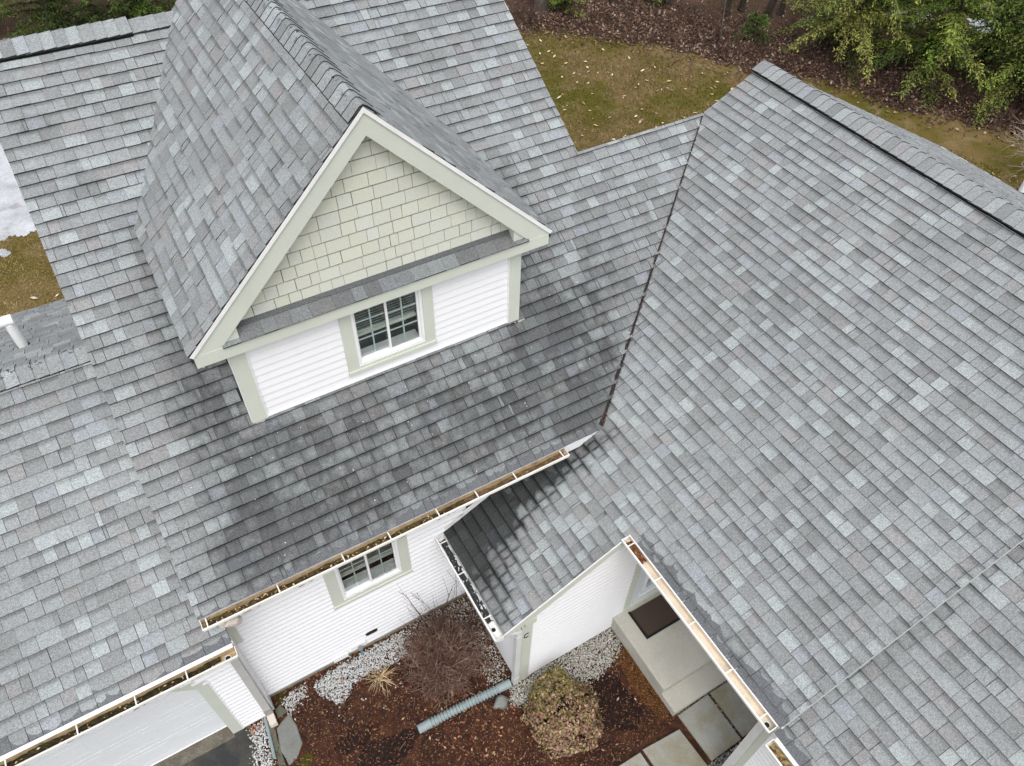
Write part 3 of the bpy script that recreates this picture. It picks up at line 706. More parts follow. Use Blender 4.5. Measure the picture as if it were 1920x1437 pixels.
add_shingle(g, ([Vector(p) for p in P], [Vector((p[0], p[1], p[2]-.02)) for p in P], [(0, .1), (1, .1), (1, .6), (0, .6)], t_, (0, 0, .3), 0)); g.build('flashing_strip', ['shingle_clean', 'butt'], pr_)
# gable wall with wood shingles
g = G(); g.prism([(1.16, 1.40, 5.14), (4.38, 1.40, 5.14), (DX, 1.40, 6.95)], (0, .05, 0))
gw = part(g, 'gable_wall', 'butt')
rowh = .1445; z = 5.236; row = 0
edgez = lambda x: zi+.03-(zi-5.137)/(DX-1.145)*abs(x-DX)
edgex = lambda zz: (zi+.03-zz)*(DX-1.145)/(zi-5.137)
while z < 6.78:
    hw = edgex(z)+.02; x = DX-hw-random.uniform(0, .1)
    while x < DX+hw:
        wd = random.choice((.09, .12, .14, .17, .20, .23))*random.uniform(.95, 1.05); gp = random.choice((.003, .004, .007))
        P = [(x+gp/2, z), (x+wd-gp/2, z), (x+wd-gp/2, z+rowh-.0155), (x+gp/2, z+rowh-.0155)]
        k_ = (zi-5.137)/(DX-1.145); P = clip(P, (-k_, -1, -(zi+.03)-k_*DX)); P = clip(P, (k_, -1, -(zi+.03)+k_*DX)) if len(P) > 2 else P
        if len(P) > 2:
            g = G(); cc = np.array((.575, .588, .512))*random.uniform(.96, 1.03); cc[2] *= random.uniform(.96, 1.04)
            yf = lambda zz: 1.384+.010*min(1, max(0, (zz-z)/rowh)); fr = [(a, yf(b)-.004, b) for a, b in P]; n = len(fr)
            g.mesh(fr+[(a, 1.402, b) for a, _, b in fr], [tuple(range(n))]+[((i+1) % n, i, i+n, (i+1) % n+n) for i in range(n)], 0, tuple(cc))
            g.build('wall_shingle', 'sage_shingle', gw)
        x += wd
    z += rowh; row += 1

# ------------------------------------------------------------------ walls and siding
def boards(parent, axis, p, a0, a1, z0, z1, holes=(), exp_=.0975, topf=None, face=-1, lap=.015):
    """lapped boards on a wall: axis 'x' -> wall plane y=p facing -y, boards along x ; axis 'y' -> wall plane x=p facing -x"""
    z = z0
    while z < z1-.01:
        zt = min(z+exp_, z1)
        segs = [(a0, a1)]
        for (h0, h1, hz0, hz1) in holes:
            if zt > hz0+.005 and z < hz1-.005:
                ns = []
                for s0, s1 in segs:
                    if h0 > s0: ns.append((s0, min(h0, s1)))
                    if h1 < s1: ns.append((max(h1, s0), s1))
                segs = [q for q in ns if q[1]-q[0] > .01]
        for s0, s1 in segs:
            g = G(); pr = [(.019, z), (.019, z+.012), (.012, z+exp_*.45), (.010, z+exp_*.48), (.0165, z+exp_*.52), (.006, zt)] if False else [(lap, z), (lap, z+lap*.9), (.004, zt+.004)]
            pts = [(d, zz) for d, zz in pr]+[(.0, zt+.004), (.0, z)]
            e0, e1 = s0, s1
            if topf:     # clip the end by a slope: top limit as a function of position
                if topf(s0, zt) is None: continue
                e0, e1 = topf(s0, zt)
                if e1-e0 < .02: continue
            if axis == 'x': g.prism([(e0, p-d, zz) for d, zz in pts], (e1-e0, 0, 0))
            else: g.prism([(p-d, e0, zz) for d, zz in pts], (0, e1-e0, 0))
            g.build('clapboard', 'siding', parent)
        z += exp_
def wall(name, x0, x1, y0, y1, z0, z1, mat='white'):
    g = G(); g.box(x0, x1, y0, y1, z0, z1); return part(g, name, mat)
# dormer front wall
g = G(); g.box(1.18, 2.36, 1.377, 1.44, 3.7, 5.0); g.box(3.2, 4.37, 1.377, 1.44, 3.7, 5.0); g.box(2.36, 3.2, 1.377, 1.44, 3.7, 4.14)
dw = part(g, 'dormer_wall', 'white')
boards(dw, 'x', 1.377, 1.325, 4.232, 3.935, 4.995, [(2.262, 3.296, 4.05, 5.1)])
g = G(); g.box(1.18, 1.24, 1.44, 3.4, 3.9, 5.35); g.box(4.31, 4.37, 1.44, 3.4, 3.9, 5.35); part(g, 'dormer_side_wall', 'siding')
for (xa, xb) in ((1.168, 1.322), (4.234, 4.378)):
    g = G(); g.box(xa, xb, 1.344, 1.40, 3.87, 4.994); part(g, 'corner_board', 'sage')
    g = G(); xx = xb if xa < 2 else xa-.012; g.box(xx, xx+.012, 1.348, 1.372, 3.9, 4.994); part(g, 'trim_channel', 'white')
    g = G(); xx = xa-.006 if xa < 2 else xb; g.box(xx, xx+.006, 1.362, 1.39, 3.9, 4.994); part(g, 'trim_channel', 'white')
g = G(); g.prism([(1.25, 1.354, zm(1.354)+.012), (4.30, 1.354, zm(1.354)+.012), (4.30, 1.376, zm(1.376)+.055), (1.25, 1.376, zm(1.376)+.055)], (0, 0, .012)); part(g, 'base_flashing', 'drip')
for sx in (4.378,):
    for k in range(12):
        yy = 1.40+k*.145; g = G(); x0, x1 = (sx-.035, sx+.012) if sx < 2 else (sx-.012, sx+.035)
        g.prism([(x0, yy, zm(yy)+.016), (x1, yy, zm(yy)+.016), (x1, yy+.13, zm(yy+.13)+.016), (x0, yy+.13, zm(yy+.13)+.016)], (0, 0, .003)); part(g, 'step_flashing', 'edge_grey')
for (sx, sy) in ((1.25, 1.340), (4.29, 1.340), (4.40, 1.33)):
    P_ = rough_edge([(sx-.05, sy-.012), (sx+.04, sy-.014), (sx+.05, sy+.008), (sx-.04, sy+.010), (sx-.05, sy-.012)], .006, 5); g = G(); g.prism([(x, y, zm(y)+.013) for x, y in P_], (0, 0, .003)); part(g, 'caulk_smear', 'found')
# house body
g = G(); 
for (a, b, c, d) in ((.07, 1.36, .15, 3.02), (2.136, 3.05, .15, 3.02), (1.36, 2.136, .15, 1.588), (1.36, 2.136, 2.455, 3.02)): g.box(a, b, YW+.004, YW+.10, c, d)
mw = part(g, 'main_wall', 'white')
wx0, wx1, wz0, wz1 = 1.232, 2.256, 1.488, 2.50
boards(mw, 'x', YW+.004, .10, 2.998, .17, 3.0, [(wx0, wx1, wz0, wz1+.10)], lap=.028)
g = G(); g.box(.062, .197, YW-.030, YW+.05, 1.80, 3.02); part(g, 'corner_board', 'sage')
g = G(); g.box(.052, .062, YW-.030, YW+.05, 1.80, 3.02); g.box(.197, .209, YW-.026, YW+.004, 1.80, 3.0); part(g, 'trim_channel', 'white')
g = G(); g.box(.02, 3.02, YW+.02, YW+.2, -.02, .165); g.box(3.02, 3.2, -1.10, .3, -.02, .10); g.box(3.02, 4.66, YV+.02, YV+.2, -.02, .05); part(g, 'foundation', 'found')
g = G(); g.box(.1, 6.0, 1.9, 10.4, .1, 3.2); g.prism([(.1, 2.2, 3.0), (.1, 10.2, 3.0), (.1, MD, zm(MD)-.25), (.1, 2.2, zm(2.2)-.25)], (5.85, 0, 0)); g.box(6.35, 13.8, -3.3, 2.6, .1, 2.8); g.prism([(5.2, 2.5, 2.7), (14.0, 2.5, 2.7), (XRG, 2.5, ZR-.2)], (0, .06, 0)); part(g, 'house_body', 'siding')
# soffit and fascia under the main eave
g = G(); g.box(.0, 4.74, .004, .024, ME-.15, ME-.012); part(g, 'fascia_board', 'white')
g = G(); g.box(.0, 4.7, .026, .27, ME-.145, ME-.125); part(g, 'soffit', 'white')
# vestibule
g = G(); g.prism([(3.005, YV+.004, .03), (XP, YV+.004, .03), (XP, YV+.004, zw(XP)-.16), (3.005, YV+.004, zw(3.005)-.16)], (0, .076, 0)); vw = part(g, 'vestibule_wall', 'white')
vtop = lambda s0, zt: (3.155, XP) if zt < zw(X3+.5)-.2 else (max(3.155, (zt+.16-WE)/WP+X2), XP)
boards(vw, 'x', YV+.004, 3.155, XP, .03, 2.85, topf=vtop, lap=.028)
g = G(); g.box(3.002, 3.152, YV-.030, YV+.04, .0, zw(3.08)-.12); part(g, 'corner_board', 'sage')
g = G(); g.box(3.152, 3.164, YV-.026, YV, .02, zw(3.1)-.12); part(g, 'trim_channel', 'white')
g = G(); g.box(3.004, 3.06, YV+.04, YW, .05, zw(3.0)-.08); vl = part(g, 'vestibule_side_wall', 'white')
boards(vl, 'y', 3.004, YV+.0, YW-.02, .05, zw(3.0)-.1)
# porch: door wall, right return, far wall
g = G(); g.box(XP, 4.79, YV-.012, YV+.10, .35, 2.75); part(g, 'door_trim', 'sage')
g = G(); g.box(4.79, 5.80, YV+.04, YV+.10, .35, 2.75); g.box(5.80, 6.3, YV, YV+.1, .35, 2.75); g.box(6.3, 6.4, -3.4, -1.0, 0, 2.7); part(g, 'porch_wall', 'white')
g = G(); g.box(4.79, 5.80, YV-.03, YV+.04, .35, .385); part(g, 'door_sill', 'sage')
# entry door: frame, slab with a tall light
g = G()
g.box(4.792, 4.83, YV-.008, YV+.06, .387, 2.5)
dr = part(g, 'entry_door', 'door_blue')
g = G(); y = YV+.010
g.box(4.832, 5.00, y, y+.035, .39, 2.45); g.box(5.60, 5.76, y, y+.035, .39, 2.45); g.box(5.0, 5.60, y, y+.035, .39, .62); g.box(5.0, 5.60, y, y+.035, 2.3, 2.45)
g.build('door_slab', 'door_blue', dr)
g = G(); 
for (a, b, c, d) in ((4.93, 5.67, .47, .49), (4.93, 4.95, .49, .57), (4.975, 5.625, .60, .635), (4.975, 5.01, .635, 2.3), (5.59, 5.625, .635, 2.3)): g.box(a, b, y-.012, y-.001, c, d)
g.build('door_moulding', 'white', dr)
g = G(); g.box(5.01, 5.59, y+.012, y+.02, .635, 2.3); g.build('pane', 'glass', dr)
g = G(); g.box(5.01, 5.59, y+.04, y+.06, .60, 2.3); g.build('door_interior', 'room', dr)
g = G(); g.tube([(5.70, y-.05, 1.25), (5.70, y-.05, 1.45)], .012); g.build('handle', 'black', dr)
# right garage wall facing the walk
g = G(); g.box(XP-.01, XP+.08, -7, -3.48, .1, 2.68); rw = part(g, 'garage_side_wall', 'white')
boards(rw, 'y', XP-.01, -7, -3.486, .12, 2.66, lap=.03)
g = G(); g.box(XP-.04, XP+.06, -3.485, -3.35, .05, 2.68); part(g, 'corner_board', 'sage')
g = G(); g.box(XP, XP+.2, -7, -3.36, -.02, .12); part(g, 'foundation', 'found')
g = G(); g.box(XP-.115, XP-.045, -3.41, -3.33, .1, 2.45); g.prism([(XP-.115, -3.41, 2.45), (XP-.045, -3.41, 2.45), (XP-.045, -3.33, 2.45), (XP-.115, -3.33, 2.45)], (-.17, -.06, .26)); part(g, 'downspout', 'downspout_w')
g = G(); g.box(X2+.02, X2+.04, Y2+.02, Y1-.02, WE-.15, WE-.012); g.box(X2+.04, 6.35, Y2, Y1+.1, WE-.15, WE-.13); part(g, 'porch_soffit', 'white')
# left garage front wall
g = G(); g.box(-.345, .055, .10, .16, .04, 2.72); g.box(-4, -.345, .10, .16, 2.0, 2.72); gwf = part(g, 'garage_front_wall', 'white')
boards(gwf, 'x', .10, -.300, .050, .05, 2.62, [], topf=lambda s0, zt: (-.300+(0 if zt < 1.66 else -(zt-1.66)*1.0), .050), lap=.03)
g = G(); g.box(.05, .12, .10, .29, .04, 2.66); part(g, 'garage_return_wall', 'white')
g = G(); g.prism([(-.425, .075, .02), (-.30, .075, .02), (-.30, .075, 1.66), (-.425, .075, 1.59)], (0, .10, 0)); g.prism([(-.425, .075, 1.59), (-.30, .075, 1.66), (-.66, .075, 2.02), (-.69, .075, 1.86)], (0, .10, 0)); g.box(-4, -.66, .075, .175, 1.87, 2.02)
part(g, 'garage_door_trim', 'sage')
g = G(); g.box(-.300, -.286, .072, .1, .03, 1.665); g.prism([(-.286, .072, 1.662), (-.30, .072, 1.662), (-.66, .072, 2.022), (-.65, .072, 2.032)], (0, .03, 0)); part(g, 'trim_channel', 'white')
gd = thing_part = None
g = G(); g.box(-4, -.40, .235, .26, .0, 2.1); gd = part(g, 'garage_door', 'door_white')
for i in range(4):
    z0 = .03+i*.50
    g = G(); g.box(-4, -.405, .215, .234, z0, z0+.485); x = -.47
    while x > -3.9:
        g.box(x-.50, x, .2136, .2149, z0+.09, z0+.10); g.box(x-.50, x, .2136, .2149, z0+.385, z0+.395); g.box(x-.50, x-.49, .2136, .2149, z0+.10, z0+.385); g.box(x-.01, x, .2136, .2149, z0+.10, z0+.385); x -= .60
    g.build('door_panel', 'door_white', gd)
g = G(); g.box(-4, -.405, .205, .25, .0, .028); g.build('weather_strip', 'white', gd)
g = G(); g.box(-1.02, -.98, .18, .214, 1.62, 1.66); g.build('handle', 'black', gd)

# windows
def window(x0, x1, z0, z1, yp, tx0, tx1, tz0, ttop):
    """horizontal slider with two 2x3 sashes; outer frame x0..x1, z0..z1 on plane yp"""
    for (a, b, c, d) in ((tx0, x0-.001, tz0, ttop), (x1+.001, tx1, tz0, ttop)):
        g = G(); g.box(a, b, yp-.026, yp+.03, c, d); part(g, 'window_trim', 'sage')
    g = G(); g.prism([(tx0-.006, yp-.040, tz0-.004), (tx1+.006, yp-.040, tz0-.004), (tx1+.006, yp-.040, tz0+.045), (tx0-.006, yp-.040, tz0+.045)], (0, .06, 0)); g.box(x0-.001, x1+.001, yp-.026, yp+.03, tz0+.045, z0); part(g, 'window_sill', 'sage')
    g = G(); fr = .032
    for (a, b, c, d) in ((x0, x0+fr, z0, z1), (x1-fr, x1, z0, z1), (x0+fr, x1-fr, z0, z0+fr*.9), (x0+fr, x1-fr, z1-fr, z1)): g.box(a, b, yp-.018, yp+.07, c, d)
    wi = part(g, 'window', 'white')
    g = G(); 
    g.box(x0, x1, yp+.55, yp+.57, z0-.5, z1); g.box(x0-.01, x0, yp+.07, yp+.55, z0-.5, z1); g.box(x1, x1+.01, yp+.07, yp+.55, z0-.5, z1); g.box(x0, x1, yp+.07, yp+.55, z0-.52, z0-.5); g.box(x0, x1, yp+.07, yp+.55, z1, z1+.02)
    g.build('room_interior', 'room', wi)
    g = G(); g.box(x0+fr, x1-fr, yp+.07, yp+.19, z0-.01, z0+.02); g.build('inner_sill', 'white', wi)
    xm = (x0+x1)/2
    for (a, b, yo) in ((x0+fr, xm+.018, .030), (xm-.018, x1-fr, .004)):
        g = G(); st = .024; zb, zt = z0+fr*.9+.001, z1-fr-.001; ys = yp+yo
        for (p, q, c, d) in ((a, a+st, zb, zt), (b-st, b, zb, zt), (a+st, b-st, zb, zb+st), (a+st, b-st, zt-st, zt)): g.box(p, q, ys, ys+.022, c, d)
        g.build('sash', 'white', wi)
        g = G(); g.box(a+st, b-st, ys+.009, ys+.012, zb+st, zt-st); g.build('pane', 'glass', wi)
        g = G(); xc = (a+b)/2; g.box(xc-.008, xc+.008, ys+.014, ys+.020, zb+st, zt-st)
        hh = (zt-zb-2*st)/3
        for k in (1, 2): zc = zb+st+hh*k; g.box(a+st, xc-.008, ys+.0145, ys+.0195, zc-.008, zc+.008); g.box(xc+.008, b-st, ys+.0145, ys+.0195, zc-.008, zc+.008)
        g.build('muntin', 'muntin', wi)
    g = G(); z = z1-.05; zb = z0+(z1-z0)*.40
    while z > zb: g.obox(((x0+x1)/2, yp+.125, z), (Vector((1, 0, 0)), Vector((0, .82, -.57)), Vector((0, .57, .82))), (x1-x0)/2-.04, .024, .0012); z -= .034
    g.build('blind', 'blind', wi)
    g = G(); g.box(x0+.035, x1-.035, yp+.10, yp+.15, zb-.045, zb-.005); g.build('blind_rail', 'blind_rail', wi)
    return wi
window(2.388, 3.174, 4.135, 5.00, 1.377, 2.262, 3.296, 4.052, 4.996)
window(1.365, 2.132, 1.592, 2.45, YW+.004, wx0, wx1, wz0, 2.58)
# wall fittings
g = G(); n = 20; P = []
for k in range(n):
    a = 2*math.pi*k/n; cx = .055*(1 if math.cos(a) > 0 else -1) if abs(math.cos(a)) > .01 else 0
    P.append((1.574+cx*.8+.040*math.cos(a), YW-.030, .44+.042*math.sin(a)))
g.prism(P, (0, .03, 0)); part(g, 'wall_vent', 'black')
for (xa, za) in ((1.36, .27), (1.10, .20)):
    g = G(); g.box(xa-.10, xa+.10, YW-.045, YW-.010, za-.055, za+.055); g.box(xa+.085, xa+.10, YW-.052, YW-.045, za-.055, za+.055); part(g, 'mounting_block', 'white')
g = G(); g.tube([(1.37, YW-.04, .235), (1.37, YW-.10, .225), (1.37, YW-.14, .17)], [.014, .016, .012], 8); g.tube([(1.37, YW-.075, .23), (1.37, YW-.085, .275)], .007); sp_ = part(g, 'spigot', 'brass')
g = G(); g.tube([(1.37, YW-.085, .275), (1.37, YW-.088, .29)], .034, 10); g.build('handle', 'flag', sp_)
# letter on the vestibule corner board
g = G(); P = [(3.075+.036*math.cos(a), YV-.036, 1.455+.055*math.sin(a)) for a in np.linspace(R(50), R(310), 15)]; g.tube(P, .0052, 6); part(g, 'house_letter', 'black')
# plumbing vents
g = G(); bp = Vector((-.709, 3.635, 3.945)); g.tube([bp-Vector((0, 0, .05)), bp+Vector((0, 0, .36))], .053, 16); g.tube([bp+Vector((.058, 0, .40)), bp+Vector((-.12, 0, .40)), bp+Vector((-.55, 0, .40))], .058, 16); vp = part(g, 'vent_pipe', 'pvc', smooth=False)
g = G(); g.tube([bp-Vector((0, -.02, .06)), bp+Vector((0, -.005, .03))], [.085, .060], 16); g.build('pipe_boot', 'black', vp)
g = G(); bp = Vector((14.62, 1.02, zw(X2)*0+ZR-WP*(14.62-XRG))); g.tube([bp-Vector((0, 0, .05)), bp+Vector((0, 0, .45))], .06, 16); vp = part(g, 'vent_pipe', 'pvc')
g = G(); g.tube([bp-Vector((0, 0, .05)), bp+Vector((0, 0, .05))], [.15, .07], 16); g.build('pipe_boot', 'black', vp)

# ------------------------------------------------------------------ gutters
def gutter(axis, a0, a1, back, z, face, inner, hang, outlet=None, wd=.115, dep=.085):
    """K-style trough. axis 'x': runs along x, back face at y=back, opens to y-; axis 'y': runs along y, back face at x=back, opens to x-"""
    prof_o = [(0, z), (0, z-dep), (-wd*.62, z-dep), (-wd*.85, z-dep*.6), (-wd, z-dep*.45), (-wd, z-.012)]
    th = .004
    prof_i = [(-th, z), (-th, z-dep+th), (-wd*.62+.001, z-dep+th), (-wd*.85+th, z-dep*.6), (-wd+th, z-dep*.42), (-wd+th, z-.012)]
    mk_ = (lambda a, p: (a, back+p[0], p[1])) if axis == 'x' else (lambda a, p: (back+p[0], a, p[1]))
    g = G()
    for pr, mi in ((prof_o, 0), (prof_i, 1)):
        for p, q in zip(pr, pr[1:]):
            g.poly([mk_(a0, p), mk_(a1, p), mk_(a1, q), mk_(a0, q)], mi)
    lip = [(-wd-.002, z-.014), (-wd-.002, z-.002), (-wd+.015, z-.002), (-wd+.015, z-.014)]
    n = 4; vs = [mk_(a, p) for a in (a0, a1) for p in lip]; g.mesh(vs, [(0, 1, 2, 3), (7, 6, 5, 4)]+[(i, (i+1) % 4, (i+1) % 4+4, i+4) for i in range(4)], 0)
    for a, b in ((a0, a0+.004), (a1-.004, a1)):
        pr = prof_o; vs = [mk_(c, p) for c in (a-.001, b+.001) for p in pr]; m = len(pr)
        g.mesh(vs, [tuple(range(m)), tuple(range(m, 2*m))[::-1]]+[(i, (i+1) % m, (i+1) % m+m, i+m) for i in range(m)], 0)
    bk = [(.003, z+.002), (.003, z-.02), (-.006, z-.02), (-.006, z+.002)]
    gt = part(g, 'gutter', [face, inner])
    for h in hang:
        g = G(); p0, p1 = mk_(h, (0, z-.006)), mk_(h, (-wd+.01, z-.006))
        if axis == 'x': g.box(h-.006, h+.006, back-wd+.008, back-.002, z-.014, z-.003)
        else: g.box(back-wd+.008, back-.002, h-.006, h+.006, z-.014, z-.003)
        g.build('gutter_hanger', 'gutter_out', gt)
    if outlet is not None:
        g = G(); c = Vector(mk_(outlet, (-wd*.45, z-dep+.006)))
        P = [c+Vector((.030*math.cos(a), .030*math.sin(a), .004)) for a in np.linspace(0, 2*math.pi, 17)]; g.tube(P, .0045, 5, caps=False); g.build('outlet_ring', 'gutter_white', gt)
        g = G(); g.tube([c-Vector((0, 0, .004)), c+Vector((0, 0, .002))], .028, 16); g.build('outlet', 'black', gt)
    return gt, mk_
def debris(gt, mk_, a0, a1, wd, z, dep, n, cols, leaf, lcol):
    """a lumpy mat of rotted leaves in the trough plus bigger leaves"""
    m = int((a1-a0)/.03); ks = 6; V = []; C = []
    zz = z-dep+.02; base = np.array(cols)
    nz = rng.normal(0, 1, (m+1, ks+1))
    for i in range(m+1):
        for k in range(ks+1):
            V.append(mk_(a0+(a1-a0)*i/m, (-.006-(wd*.80)*k/ks, zz+.006*nz[i, k]+.012*math.sin(i*.35+k)))); C.append(base[rng.integers(len(base))]*rng.uniform(.6, 1.3))
    F = np.array([[i*(ks+1)+k, i*(ks+1)+k+1, (i+1)*(ks+1)+k+1, (i+1)*(ks+1)+k] for i in range(m) for k in range(ks)])
    arr('gutter_muck', np.array(V), F, np.array(C), 'muck', gt, kind='stuff')
    if leaf:
        a = rng.uniform(a0, a1, leaf); ctr = np.array([mk_(q, (-rng.uniform(.02, wd*.8), zz+rng.uniform(.012, .03))) for q in a])
        v = rvec(leaf); v[:, 2] *= .3; u = np.cross(v, np.array([0, 0, 1.])); sz = rng.uniform(.006, .022, (leaf, 1))
        V, F = quads(ctr, v*sz, u*sz*.5+np.array([0, 0, .003])); arr('gutter_leaves', V, F, np.repeat(pick(lcol, leaf), 4, 0), 'leafmix', gt, kind='stuff')
# main eave
gt, mk_ = gutter('x', .0, 4.225, -.004, ME-.012, 'gutter_out', 'gutter_in', [.055, .77, 1.46, 1.98, 2.55, 3.03, 3.52, 4.15], .165)
debris(gt, mk_, .03, 2.9, .115, ME-.012, .085, 0, [(.055, .036, .015), (.09, .06, .025), (.032, .022, .010), (.07, .06, .02)], 170, [(.5, .40, .24), (.42, .28, .13), (.2, .13, .06), (.55, .46, .33)])
debris(gt, mk_, 2.9, 4.2, .115, ME-.012, .085, 0, [(.13, .085, .045), (.10, .06, .03), (.16, .11, .06)], 20, [(.3, .2, .1), (.1, .06, .03)])
g = G(); g.tube([(.165, -.065, ME-.09), (.165, -.06, ME-.16), (.24, .03, ME-.30), (.26, .10, ME-.36)], [.038, .04, .045, .05], 8); g.tube([(.19, -.05, ME-.17), (.26, -.03, ME-.24), (.29, .0, ME-.34)], [.05, .06, .055], 8); part(g, 'downspout_elbow', 'beige')
# garage eave
ZG = GO+MP*GE
gt, mk_ = gutter('x', -5.2, .182, GE-.030, ZG-.026, 'gutter_out', 'gutter_in', [-2.6, -1.9, -1.30, -.78, -.30], .085)
debris(gt, mk_, -5, .02, .115, ZG-.026, .085, 0, [(.025, .018, .008), (.045, .03, .012), (.018, .014, .008), (.04, .04, .012)], 130, [(.5, .40, .24), (.42, .28, .13), (.2, .13, .06), (.55, .46, .33)])
g = G(); g.box(-5.2, .182, GE-.003, GE+.035, ZG-.16, ZG-.012); part(g, 'fascia_board', 'white')
g = G(); g.prism([(-5.2, GE-.038, ZG-.018), (.17, GE-.038, ZG-.018), (.17, GE-.001, ZG-.003), (-5.2, GE-.001, ZG-.003)], (0, 0, .004)); part(g, 'drip_edge', 'drip')
g = G(); g.box(-5.2, .12, GE+.036, .099, ZG-.16, ZG-.14); part(g, 'soffit', 'white')
g = G(); g.box(.010, .095, .035, .095, .28, 2.25); g.prism([(.010, .035, 2.25), (.095, .035, 2.25), (.095, .095, 2.25), (.010, .095, 2.25)], (.03, -.30, .30)); dsp = part(g, 'downspout', 'downspout')
g = G(); g.box(-.005, .110, .030, .098, 2.20, 2.26); g.build('bracket', 'beige', dsp)
g = G(); g.box(.006, .099, .031, .098, .12, .28); g.build('boot', 'found', dsp); g = G(); g.prism([(.008, .03, .0), (.097, .03, .0), (.097, .03, .12), (.008, .03, .12)], (.0, -.13, 0)); g.build('elbow', 'beige', dsp)
# low wing eave
ZL = zw(X3)
gt, mk_ = gutter('y', Y1-.01, .24, X3-.004, ZL-.012, 'gutter_white', 'gutter_white', [-.95, -.33, .14], -1.09)
debris(gt, mk_, -1.0, .2, .115, ZL-.012, .085, 0, [(.045, .048, .05), (.03, .032, .034), (.035, .036, .036), (.05, .05, .05)], 60, [(.10, .10, .10), (.35, .35, .33), (.04, .04, .04)])
a0_ = -1.0
while a0_ < .1:
    L_ = random.uniform(.05, .16); g = G(); P_ = rough_edge([(X3-.03, a0_), (X3-.008, a0_), (X3-.008, a0_+L_), (X3-.03, a0_+L_), (X3-.03, a0_)], .006, 4); g.prism([(x, y, ZL-.035) for x, y in P_], (0, 0, .006)); g.build('ice_flake', 'snow', gt); a0_ += L_+random.uniform(.02, .1)
g = G(); g.box(X3-.003, X3+.02, Y1, .25, ZL-.14, ZL-.012); part(g, 'fascia_board', 'sage')
g = G(); g.box(X3+.02, 3.0, Y1+.03, .25, ZL-.14, ZL-.12); part(g, 'soffit', 'white')
g = G(); g.box(2.918, 2.990, YV-.062, YV+.005, .08, 1.72); g.prism([(2.918, YV-.062, 1.72), (2.990, YV-.062, 1.72), (2.990, YV+.005, 1.72), (2.918, YV+.005, 1.72)], (-.22, .04, .15)); dsp = part(g, 'downspout', 'downspout_w')
for zz in (.30, 1.60): 
    g = G(); g.tube([(2.915, YV-.02, zz), (2.915, YV-.066, zz), (2.993, YV-.066, zz), (3.01, YV-.034, zz)], .006, 5); g.build('bracket', 'downspout', dsp)
# porch eave and lower garage eave
gt, mk_ = gutter('y', Y2+.03, Y1+.0, X2-.026, WE-.020, 'gutter_white', 'gutter_clean', [-1.33, -1.80, -2.36, -2.92, -3.40], -3.47)
a = rng.uniform(-1.5, -1.28, 26)
debris(gt, mk_, -1.56, -1.27, .115, WE-.012, .085, 0, [(.12, .05, .02), (.2, .09, .04), (.06, .03, .015)], 20, [(.35, .16, .08), (.2, .1, .05)])
g = G(); g.prism([(X2-.040, Y2+.03, WE-.018), (X2-.001, Y2+.03, WE-.003), (X2-.001, Y1, WE-.003), (X2-.040, Y1, WE-.018)], (0, 0, .004)); part(g, 'drip_edge', 'drip')
gt, mk_ = gutter('y', -6.2, Y2-.02, X2-.050, WE-DROP-.034, 'gutter_white', 'gutter_clean', [-4.2, -4.8], None)
debris(gt, mk_, -6, Y2-.05, .115, WE-DROP-.012, .085, 0, [(.30, .21, .09), (.12, .08, .03), (.05, .035, .015), (.36, .26, .13)], 80, [(.4, .28, .12), (.1, .06, .03)])
g = G(); g.prism([(X2-.062, -6.2, WE-DROP-.030), (X2-.021, -6.2, WE-DROP-.014), (X2-.021, Y2-.03, WE-DROP-.014), (X2-.062, Y2-.03, WE-DROP-.030)], (0, 0, .004)); part(g, 'drip_edge', 'drip')
# white step flashing where the low wing roof meets the main wall
g = G(); g.prism([(X3+.02, YW-.012, zw(X3+.02)+.01), (3.6, YW-.012, zw(3.6)+.01), (3.6, YW-.012, zw(3.6)+.10), (X3+.02, YW-.012, zw(X3+.02)+.10)], (0, -.012, 0)); part(g, 'step_flashing', 'drip')

# ------------------------------------------------------------------ things by the house
t = thing('doormat', 'dark brown dimpled rubber doormat lying on the concrete landing at the door', 'doormat', (5.1, -1.42, .352))
g = G(); g.prism([(4.725, -1.62, .352), (5.47, -1.63, .352), (5.47, -1.22, .352), (4.725, -1.215, .352)], (0, 0, .010)); o = g.build('mat', 'rubber', t); o.location = (-5.1, 1.42, -.352)
g = G()
for P in ([(4.715, -1.635), (4.75, -1.635), (4.75, -1.205), (4.715, -1.205)], [(4.75, -1.635), (5.48, -1.64), (5.48, -1.61), (4.75, -1.605)]): g.prism([(x, y, .351) for x, y in P], (0, 0, .014))
o = g.build('mat_border', 'black', t); o.location = (-5.1, 1.42, -.352)
